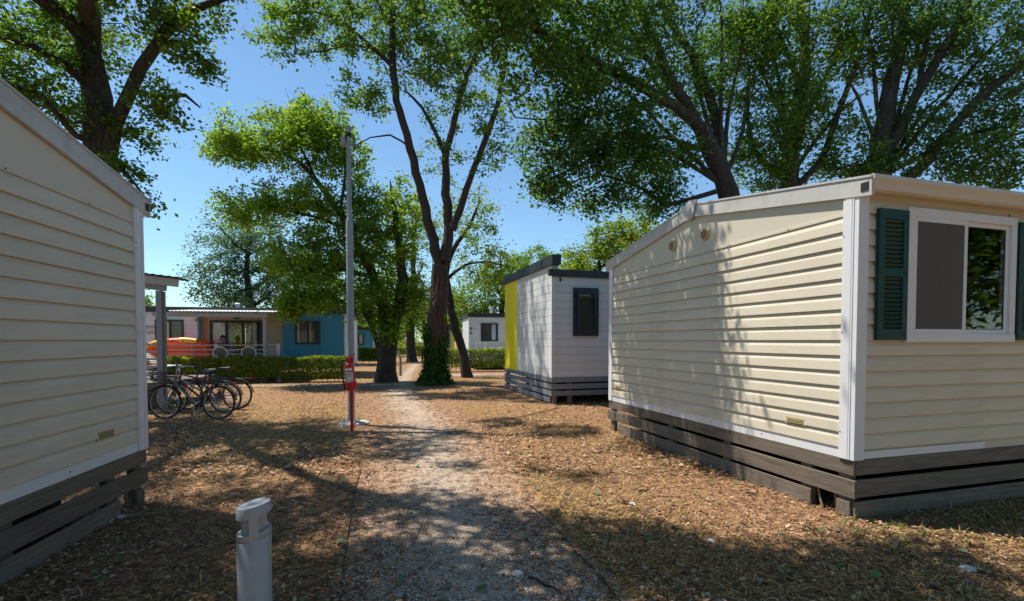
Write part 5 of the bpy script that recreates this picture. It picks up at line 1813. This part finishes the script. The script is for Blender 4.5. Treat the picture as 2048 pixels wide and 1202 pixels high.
# --- big oaks behind the shuttered home
D9 = 11.6
b9 = P(1462, HOR, D9); b9.z = 0
limbs = [[(b9, 0.259), (P(1462, 480, D9), 0.238), (P(1454, 389, D9), 0.223), (P(1424, 303, D9 - .1), 0.202), (P(1400, 250, D9 - .2), 0.180)],
         LB([(1402, 255, D9 - .2, 0.137), (1372, 225, D9 - .4, 0.119), (1320, 195, D9 - .8, 0.108), (1242, 151, D9 - 1.5, 0.094), (1164, 115, D9 - 2.2, 0.079), (1086, 69, D9 - 2.8, 0.065), (1043, 39, D9 - 3.1, 0.050), (1000, 17, D9 - 3.4, 0.036), (930, -10, D9 - 3.7, 0.018)]),
         LB([(1402, 255, D9 - .2, 0.122), (1372, 203, D9 - .4, 0.108), (1333, 143, D9 - .7, 0.094), (1303, 73, D9 - 1, 0.083), (1277, 9, D9 - 1.2, 0.072), (1240, -100, D9 - 1.5, 0.043), (1200, -220, D9 - 1.8, 0.014)]),
         LB([(1437, 330, D9, 0.137), (1437, 260, D9 + .1, 0.122), (1415, 186, D9 + .1, 0.108), (1385, 108, D9, 0.094), (1359, 73, D9, 0.079), (1320, 0, D9 - .1, 0.065), (1290, -120, D9 - .2, 0.036)]),
         [(P(1086, 69, D9 - 2.8), 0.036), (Vector((.35, 7.9, 6.8)), 0.029), (Vector((.15, 7.0, 7.0)), 0.014)],
         LB([(1333, 140, D9 - .7, 0.043), (1240, 90, D9 - 1, 0.036), (1190, 60, D9 - 1.4, 0.029), (1120, 30, D9 - 1.6, 0.014)]),
         LB([(1400, 300, D9, 0.058), (1330, 275, D9 - .4, 0.043), (1240, 290, D9 - .9, 0.032), (1150, 335, D9 - 1.3, 0.022), (1080, 365, D9 - 1.5, 0.011)]),
         LB([(1440, 380, D9, 0.065), (1330, 410, D9 - .2, 0.050), (1290, 380, D9 - .3, 0.036), (1200, 350, D9 - .6, 0.025), (1130, 370, D9 - .8, 0.014)]),
         LB([(1320, 195, D9 - .8, 0.036), (1220, 225, D9 - 1.3, 0.029), (1120, 240, D9 - 1.7, 0.022), (1030, 235, D9 - 2, 0.011)])]
limbs += fan(1445, 370, D9, [(1490, 40, .3), (1440, 0, -.3), (1240, 20, -.8), (1180, 150, -.8), (1360, 20, .4), (1520, 120, .6), (1110, 250, -1.2), (1280, 120, -.5)], .06, 3)
blobs = [BL(1060, 60, D9 - 3.0, 1.2, 1.1, .8, 81), BL(1180, 60, D9 - 2.0, 1.3, 1.4, .9, 102), BL(1300, 60, D9 - 1, 1.3, 1.4, 1.0, 108), BL(1120, 180, D9 - 2, 1.2, 1.0, .8, 86), BL(1240, 220, D9 - 1.2, 1.3, 1.1, .8, 102),
         BL(1130, 300, D9 - 1.4, 1.3, .9, .6, 94), BL(1240, 320, D9 - .9, 1.2, .9, .6, 81), BL(1330, 320, D9 - .3, 1.0, .9, .7, 67), BL(1100, 380, D9 - 1.5, .7, .6, .35, 35), BL(1210, 400, D9 - .6, .7, .6, .35, 32), BL(1320, 410, D9, .8, .7, .3, 32),
         BL(1400, 160, D9 + .2, 1.1, 1.3, 1.2, 89), BL(1480, 60, D9 + .5, 1.2, 1.3, 1.0, 81), BL(1300, -120, D9 - 1, 2.6, 2.0, 1.0, 135), BL(1080, -100, D9 - 3, 2.0, 1.5, .8, 81), BL(960, 10, D9 - 3.5, .8, .8, .5, 35), (Vector((.10, 6.75, 6.9)), (.7, .42, .9), 54), (Vector((.0, 7.6, 7.0)), (.8, .5, .8), 54)]
tree('great spreading oak with long low limb reaching over the path', limbs, blobs, 'dark', .092, 42, .16, 'bark', None, 19, 1.2, gap=.10, fine=False, dead=12)
D10 = 12.6
b10 = P(1580, HOR, D10); b10.z = 0
limbs = [[(b10, 0.245), (P(1580, 440, D10), 0.216), (P(1581, 376, D10), 0.202), (P(1590, 266, D10), 0.180), (P(1603, 183, D10), 0.158), (P(1613, 110, D10), 0.130), (P(1600, 20, D10), 0.094), (P(1590, -120, D10), 0.043)],
         LB([(1604, 190, D10, 0.079), (1580, 120, D10 - .2, 0.065), (1550, 50, D10 - .4, 0.050), (1520, -60, D10 - .6, 0.022)]),
         LB([(1582, 380, D10, 0.101), (1640, 326, D10 - .1, 0.086), (1673, 233, D10 - .2, 0.072), (1706, 150, D10 - .3, 0.061), (1743, 17, D10 - .4, 0.043), (1760, -90, D10 - .5, 0.022)]),
         LB([(1582, 370, D10, 0.079), (1520, 320, D10 + .1, 0.065), (1495, 240, D10 + .1, 0.050), (1500, 130, D10, 0.029)])]
limbs += fan(1584, 350, D10, [(1660, 0, -.2), (1540, 0, -.4), (1700, 60, .3), (1620, -20, .4), (1500, 60, .2), (1740, 180, 0)], .06, 4)
blobs = [BL(1540, 60, D10 - .6, 1.4, 1.2, 1.0, 121), BL(1560, 200, D10 - .5, 1.3, 1.0, 1.0, 108), BL(1540, 320, D10 - .2, 1.2, 1.0, .8, 81), BL(1660, 100, D10, 1.2, 1.3, 1.2, 81), BL(1640, 260, D10, 1.1, 1.0, 1.0, 67), BL(1700, 330, D10, 1.0, 1.0, .5, 48), BL(1600, -100, D10, 2.6, 2.0, 1.0, 108)]
tree('leafy oak with upright trunk behind the roof ridge of the shuttered home', limbs, blobs, 'oak', .095, 42, .16, 'bark', None, 20, 1.2, gap=.08, fine=False, dead=4)
D11 = 12.2
b11 = P(1765, HOR, D11); b11.z = 0
limbs = [[(b11, 0.274), (P(1764, 420, D11), 0.238), (P(1763, 310, D11), 0.216), (P(1779, 200, D11), 0.180), (P(1799, 116, D11), 0.151), (P(1813, 0, D11), 0.108), (P(1820, -140, D11), 0.050)],
         LB([(1766, 320, D11, 0.137), (1800, 262, D11 - .1, 0.122), (1846, 166, D11 - .2, 0.108), (1889, 100, D11 - .3, 0.094), (1929, 17, D11 - .4, 0.072), (1980, -90, D11 - .5, 0.036)]),
         LB([(1838, 180, D11 - .2, 0.072), (1845, 130, D11 - .2, 0.065), (1863, 33, D11 - .2, 0.050), (1870, -60, D11 - .2, 0.022)]),
         LB([(1766, 390, D11, 0.144), (1829, 345, D11 - .2, 0.130), (1896, 266, D11 - .4, 0.115), (1962, 193, D11 - .6, 0.101), (2048, 126, D11 - .8, 0.079), (2160, 50, D11 - 1, 0.043), (2260, 0, D11 - 1.2, 0.022)])]
limbs += fan(1768, 350, D11, [(1720, 0, .2), (1780, 0, -.3), (1850, 0, .4), (1960, 0, -.2), (2040, 40, -.3), (2048, 250, -.4), (1900, 180, .3), (1690, 150, .3)], .065, 5)
blobs = [BL(1760, 60, D11, 1.3, 1.3, 1.2, 89), BL(1860, 80, D11 - .2, 1.3, 1.3, 1.2, 94), BL(1960, 60, D11 - .4, 1.3, 1.3, 1.2, 94), BL(2050, 160, D11 - .6, 1.3, 1.2, 1.2, 81), BL(1840, 250, D11, 1.2, 1.2, .9, 67), BL(1930, 320, D11 - .4, 1.2, 1.1, .7, 67), BL(2030, 330, D11 - .4, 1.2, 1.1, .6, 62), BL(1740, 350, D11, .9, 1.0, .5, 35), BL(1990, 240, D11 - .2, 1.0, 1.1, .8, 45), BL(1880, -100, D11, 3.0, 2.0, 1.0, 121)]
tree('many-limbed oak fanning out behind the window end of the shuttered home', limbs, blobs, 'dark', .095, 42, .165, 'bark', None, 17, 1.2, gap=.08, fine=False, dead=4)

# --- oak standing behind the photographer; shades the foreground, mirrored in the window
bB = Vector((1.6, -5.5, 0))
limbs = [[(bB, .36), (Vector((1.5, -5.4, 2.5)), .30), (Vector((1.2, -5.0, 5.0)), .25), (Vector((.8, -4.2, 7.0)), .18), (Vector((.6, -3.6, 9.0)), .06)],
         [(Vector((1.2, -5.0, 5.0)), .16), (Vector((.2, -2.4, 6.6)), .12), (Vector((-.8, .2, 7.4)), .09), (Vector((-1.2, 2.4, 7.8)), .06), (Vector((-.9, 4.2, 7.8)), .03)],
         [(Vector((1.3, -5.2, 4.0)), .13), (Vector((3.0, -4.6, 5.2)), .09), (Vector((5.0, -4.2, 5.8)), .04)],
         [(Vector((1.3, -5.2, 3.6)), .11), (Vector((4.0, -6.4, 4.2)), .07), (Vector((6.0, -6.8, 4.2)), .03)]]
blobs = [SH(1180, 1110, 7.4, .5, 30), SH(1330, 1120, 7.5, .5, 32), SH(1480, 1150, 7.5, .45, 30), SH(1620, 1170, 7.5, .6, 36), SH(1780, 1160, 7.4, .6, 34), SH(1950, 1160, 7.4, .7, 34), SH(800, 1120, 7.4, .5, 28), SH(1000, 1190, 7.2, .5, 40), SH(1090, 1060, 7.7, .45, 36), SH(1280, 1060, 7.8, .3, 16), SH(1250, 1250, 7.2, 1.0, 50), SH(700, 1260, 7.0, 1.0, 50),
         (Vector((1, -3.5, 8)), (2.5, 2.2, 1.4), 90), (Vector((4.5, -5, 5.4)), (1.8, 1.8, 1.6), 80), (Vector((6, -7, 3.6)), (1.8, 1.8, 1.6), 80), (Vector((.5, -.5, 7.6)), (1.2, 1.4, .7), 30)]
tree('oak standing behind the photographer whose crown shades the foreground', limbs, blobs, 'oak', .105, 34, .18, 'bark', None, 41, 1.2, gap=.6)

for i, (x, y, h, r, lab) in enumerate(((-5.5, -5.5, 8.5, 3.2, 'unseen broad oak added behind the photographer to dim the side of the shaded home'), (8.5, -6.5, 7.5, 3.2, 'unseen broad oak added across the lane from the shuttered window to dim its wall'),
                                       (-1.5, -12, 9, 4.0, 'unseen tall oak added further back along the path behind the photographer to block sky light'), (12.5, 1.4, 7.5, 2.6, 'unseen oak added for the window reflection at the far end of the shuttered home'), (18.5, -1.5, 8, 3.4, 'further unseen oak added for the window reflection along the lane past the shuttered home'), (19, 4, 7, 3.0, 'unseen oak added for the window reflection, closing the lane past the shuttered home'),
                                       (5, -13, 8, 3.6, 'unseen oak added behind the photographer opposite the cream gable to block sky light'), (-12, 1.5, 8.5, 3.4, 'unseen oak added over the roof of the shaded cream home to block sky light'))):
    b_ = Vector((x, y, 0))  # unseen oaks added to cut sky light on shaded walls and fill window reflections
    limbs = [[(b_, .34), (b_ + Vector((.1, .1, h * .3)), .28), (b_ + Vector((.2, -.1, h * .65)), .17), (b_ + Vector((0, 0, h)), .04)]]
    for k in range(5):
        a_ = k * 1.26 + i
        s_ = b_ + Vector((.1, 0, h * (.28 + .07 * k)))
        e_ = s_ + Vector((math.cos(a_) * r * .7, math.sin(a_) * r * .7, h * .18))
        limbs.append([(s_, .12), (s_.lerp(e_, .5), .08), (e_, .02)])
    low = 1.6 if (y < -4 or x > 15) else 2.6
    tree(lab, limbs, [(b_ + Vector((0, 0, h * .68)), (r, r, h * .30), 190), (b_ + Vector((0, 0, low + 1.0)), (r * .9, r * .9, 1.5), 170 if x > 10 else 90)], 'oak', .25, 19, .34, 'bark', None, 60 + i, 1.3)

# ------------------------------------------------------------------ hedges
def hedge(label, a, b, w, h, n, leaf='hedge', size=.055, z0=.18, seed=1):
    """a, b: ground ends (Vectors)"""
    rng = np.random.default_rng(seed)
    ln = (b - a).length
    d = (b - a).normalized()
    t = thing('hedge', label, 'hedge', (a.x, a.y, 0), math.atan2(d.y, d.x))
    x = rng.random(n) * ln
    y = (rng.random(n) - .5) * w
    z = z0 + rng.random(n) ** .9 * (h - z0)
    # push most leaves to the skin
    m = rng.random(n)
    y = np.where(m < .55, -np.sign(rng.random(n) - .25) * w / 2 * (.85 + .2 * rng.random(n)), y)
    z = np.where((m > .55) & (m < .80), h * (.95 + .07 * rng.random(n)), z)
    bump = .04 * np.sin(x * 2.3 + 1) + .03 * np.sin(x * 5.1)
    z = z * (1 + bump * .6)
    y = y * (1 + bump)
    keep = rng.random(n) < np.clip((z - z0 * .4) / (h * .25), .15, 1)
    x, y, z = x[keep], y[keep], z[keep]
    k = len(x)
    V, T, R_ = scatter(np.stack([x, y, z], 1), rng.normal(size=(k, 3)), rng.normal(size=(k, 3)) * .7 + np.array([0, -.3, .7]), size * (.6 + .8 * rng.random(k)), LEAF4_V * np.array([1, 1.15, 1]), LEAF4_T, rng.random(k))
    obj('foliage', mass_mesh('foliage', V, T, R_), M['leaf_' + leaf], t)
    st = MB()
    random.seed(seed)
    for i in range(int(ln / .22)):
        xx = (i + .5) * .22 + random.uniform(-.05, .05)
        st.tube([(xx, random.uniform(-.08, .08), 0), (xx + random.uniform(-.06, .06), 0, h * .45), (xx + random.uniform(-.12, .12), random.uniform(-.1, .1), h * .85)], [.012, .009, .004], 4)
        for q in range(3):
            zz = h * random.uniform(.25, .6)
            st.tube([(xx, 0, zz), (xx + random.uniform(-.2, .2), random.uniform(-w * .4, w * .4), zz + random.uniform(.1, .25))], [.006, .003], 3)
    obj('stems', st, M['bark'], t, kind='stuff')
    return t
hedge('long clipped hedge between the bicycles and the blue home', G(325, 768), G(693, 763), .55, .92, 24000, seed=51, size=.06)
hedge('clipped hedge behind the leaning trunk, before the far white home', G(872, 744), G(1130, 741), .6, 1.08, 15000, seed=52, size=.075)
hedge('dark hedge before the second blue home, beside the twin-stemmed oak', G(714, 729), G(775, 727), .7, 1.0, 5000, 'mid', seed=53, size=.10)
hedge('short hedge behind the ivy oak at the far side of the path', G(830, 717), G(872, 717), .7, 1.05, 4000, seed=54, size=.10)
hedge('small hedge at the far end of the path by the pale posts', G(782, 715), G(812, 714), .7, .9, 2500, seed=55, size=.10)

# ------------------------------------------------------------------ leaf litter, straw, pebbles
rng = np.random.default_rng(77)
def ground_points(n, y0, y1, wide=1.15, extra=1.0):
    y = np.exp(rng.random(n) * (math.log(y1) - math.log(y0)) + math.log(y0))
    x = (rng.random(n) * 2 - 1) * (wide * y + extra)
    return x, y
PA = np.array(PATH)
def path_mask(x, y, grow=0.0):
    yy = (PA[:, 1] + PA[:, 3]) / 2
    o = np.argsort(yy)
    l = np.interp(y, yy[o], PA[o, 0]); r = np.interp(y, yy[o], PA[o, 2])
    return (x > l - grow) & (x < r + grow), np.minimum(x - l, r - x)
def flat_leaves(name, n, y0, y1, smin, smax, m, keep_path, tv, tt, seed, zmax=.03, cl=None):
    global rng
    rng = np.random.default_rng(seed)
    x, y = ground_points(n, y0, y1)
    onp, dist = path_mask(x, y)
    pr_ = np.where(onp, np.clip(keep_path + .55 * np.exp(-dist * 5), 0, 1), 1.0)
    if cl is not None:
        pr_ = pr_ * cl(x, y)
    k = rng.random(n) < pr_
    x, y = x[k], y[k]
    n = len(x)
    pos = np.stack([x, y, .012 + rng.random(n) * zmax], 1)
    d = rng.normal(size=(n, 3)); d[:, 2] *= .18
    nr = rng.normal(size=(n, 3)) * .35; nr[:, 2] = 1
    V, T, R_ = scatter(pos, d, nr, smin + (smax - smin) * rng.random(n), tv, tt, rng.random(n))
    V[:, 2] = np.maximum(V[:, 2], .008)
    return obj(name, mass_mesh(name, V, T, R_), M[m], kind='stuff')
def patch(x, y):
    f = np.sin(x * 1.1 + 2) * np.sin(y * .9 + .5) + .5 * np.sin(x * 2.7 + y * 1.3)
    return np.clip(.65 + .45 * f, .25, 1)
CURL4 = np.array([(0, 0, 0), (.5, .30, .14), (.5, -.28, .10), (1.0, 0, .10), (.5, 0, 0)])
o = flat_leaves('fallen_leaves', 80000, 1.6, 24, .015, .050, 'litter', .05, CURL4, LEAF4_T, 61, .02, patch)
o['label'] = 'brown fallen oak leaves covering the ground'
o = flat_leaves('fallen_leaf_crumbs', 80000, 1.6, 10, .010, .028, 'litter', .15, CRUMB_V, CRUMB_T, 62, .015)
o['label'] = 'crumbled dry leaf litter'
o = flat_leaves('distant_fallen_leaves', 70000, 5.5, 24, .030, .075, 'litter', .04, CRUMB_V * np.array([1, 1, 1.6]), CRUMB_T, 67, .02, patch)
o['label'] = 'brown fallen leaves lying further along the path'
o = flat_leaves('green_fallen_leaves', 260, 2.2, 14, .05, .09, 'fresh_leaf', .7, LEAF_V, LEAF_T, 63, .02)
o['label'] = 'scattered green fallen leaves'

def blades(name, n, y0, y1, hmin, hmax, m, seed, dens, flat=.6, wid=.0035):
    global rng
    rng = np.random.default_rng(seed)
    x, y = ground_points(n, y0, y1)
    onp, dist = path_mask(x, y)
    k = (rng.random(n) < dens(x, y)) & ~(onp & (rng.random(n) < np.clip(.3 + dist * 4, 0, .995)))
    x, y = x[k], y[k]
    n = len(x)
    d = rng.normal(size=(n, 3)); d[:, 2] = np.abs(d[:, 2]) * (1 - flat) + .05
    d /= np.linalg.norm(d, axis=1, keepdims=True)
    ln = hmin + (hmax - hmin) * rng.random(n)
    s = np.cross(d, np.array([0, 0, 1.])); s /= np.maximum(np.linalg.norm(s, axis=1, keepdims=True), 1e-6)
    p0 = np.stack([x, y, np.full(n, .008)], 1)
    w = wid * (.7 + .6 * rng.random(n))[:, None] * (1 + y[:, None] * .12)
    p1 = p0 + d * ln[:, None] * .55
    p2 = p0 + d * ln[:, None] + np.array([0, 0, -1.]) * (ln[:, None] * .12)
    p2[:, 2] = np.maximum(p2[:, 2], .01)
    V = np.stack([p0 - s * w, p0 + s * w, p1 - s * w * .8, p1 + s * w * .8, p2], 1).reshape(-1, 3)
    T = (np.arange(n)[:, None, None] * 5 + np.array([(0, 1, 3), (0, 3, 2), (2, 3, 4)])[None]).reshape(-1, 3)
    return obj(name, mass_mesh(name, V, T, np.repeat(rng.random(n), 5)), M[m], kind='stuff')
def straw_d(x, y):
    right = 1 / (1 + np.exp(-(x - .25 - .02 * y) * 3))
    near_l = 1 / (1 + np.exp((x + 1.2) * 2))
    pch = np.clip(.6 + .6 * np.sin(x * 1.7 + 1) * np.sin(y * 1.3 + 2), 0, 1)
    return np.clip((.95 * right + .28 * near_l) * pch, 0, 1)
o = blades('dry_grass', 120000, 1.6, 11, .03, .11, 'straw', 64, straw_d, .78)
o['label'] = 'dry straw-coloured grass beside the path'
def green_d(x, y):
    # along the skirt of the shuttered home and a few tufts elsewhere
    ex, ey = .96, .28
    v = -(x - 2.94) * ey + (y - 4.15) * ex
    u = (x - 2.94) * ex + (y - 4.15) * ey
    strip = np.exp(-((v + .35) / .28) ** 2) * (u > -.4)
    tuft = (np.sin(x * 5.3 + 1) * np.sin(y * 4.7 + 2) > .86) * .8
    return np.clip(strip * .55 + tuft * .35, 0, 1)
o = blades('green_grass', 60000, 1.8, 10, .05, .13, 'green_grass', 65, green_d, .35, .003)
o['label'] = 'sparse green grass tufts'

# pebbles on the near path
rng = np.random.default_rng(66)
n = 60000
x, y = ground_points(n, 1.7, 8.5, .45, .4)
onp, dist = path_mask(x, y)
k = onp & (rng.random(n) < np.clip(.15 + dist * 3.0, 0, 1))
x, y = x[k], y[k]
n = len(x)
OV = np.array([(1, 0, 0), (-1, 0, 0), (0, 1, 0), (0, -1, 0), (0, 0, .7), (0, 0, -.3)])
OT = np.array([(0, 2, 4), (2, 1, 4), (1, 3, 4), (3, 0, 4)])
d = rng.normal(size=(n, 3)); d[:, 2] *= .3
nr = rng.normal(size=(n, 3)) * .3; nr[:, 2] = 1
V, T, R_ = scatter(np.stack([x, y, np.full(n, .008)], 1), d, nr, .0045 + .007 * rng.random(n) ** 2, OV, OT, rng.random(n))
o = obj('gravel', mass_mesh('gravel', V, T, R_), M['pebble'], kind='stuff')
o['label'] = 'loose pale gravel on the path'
print('leaf tris', TRI_COUNT[0], 'total polys', sum(len(o.data.polygons) for o in scene.objects if o.type == 'MESH'))
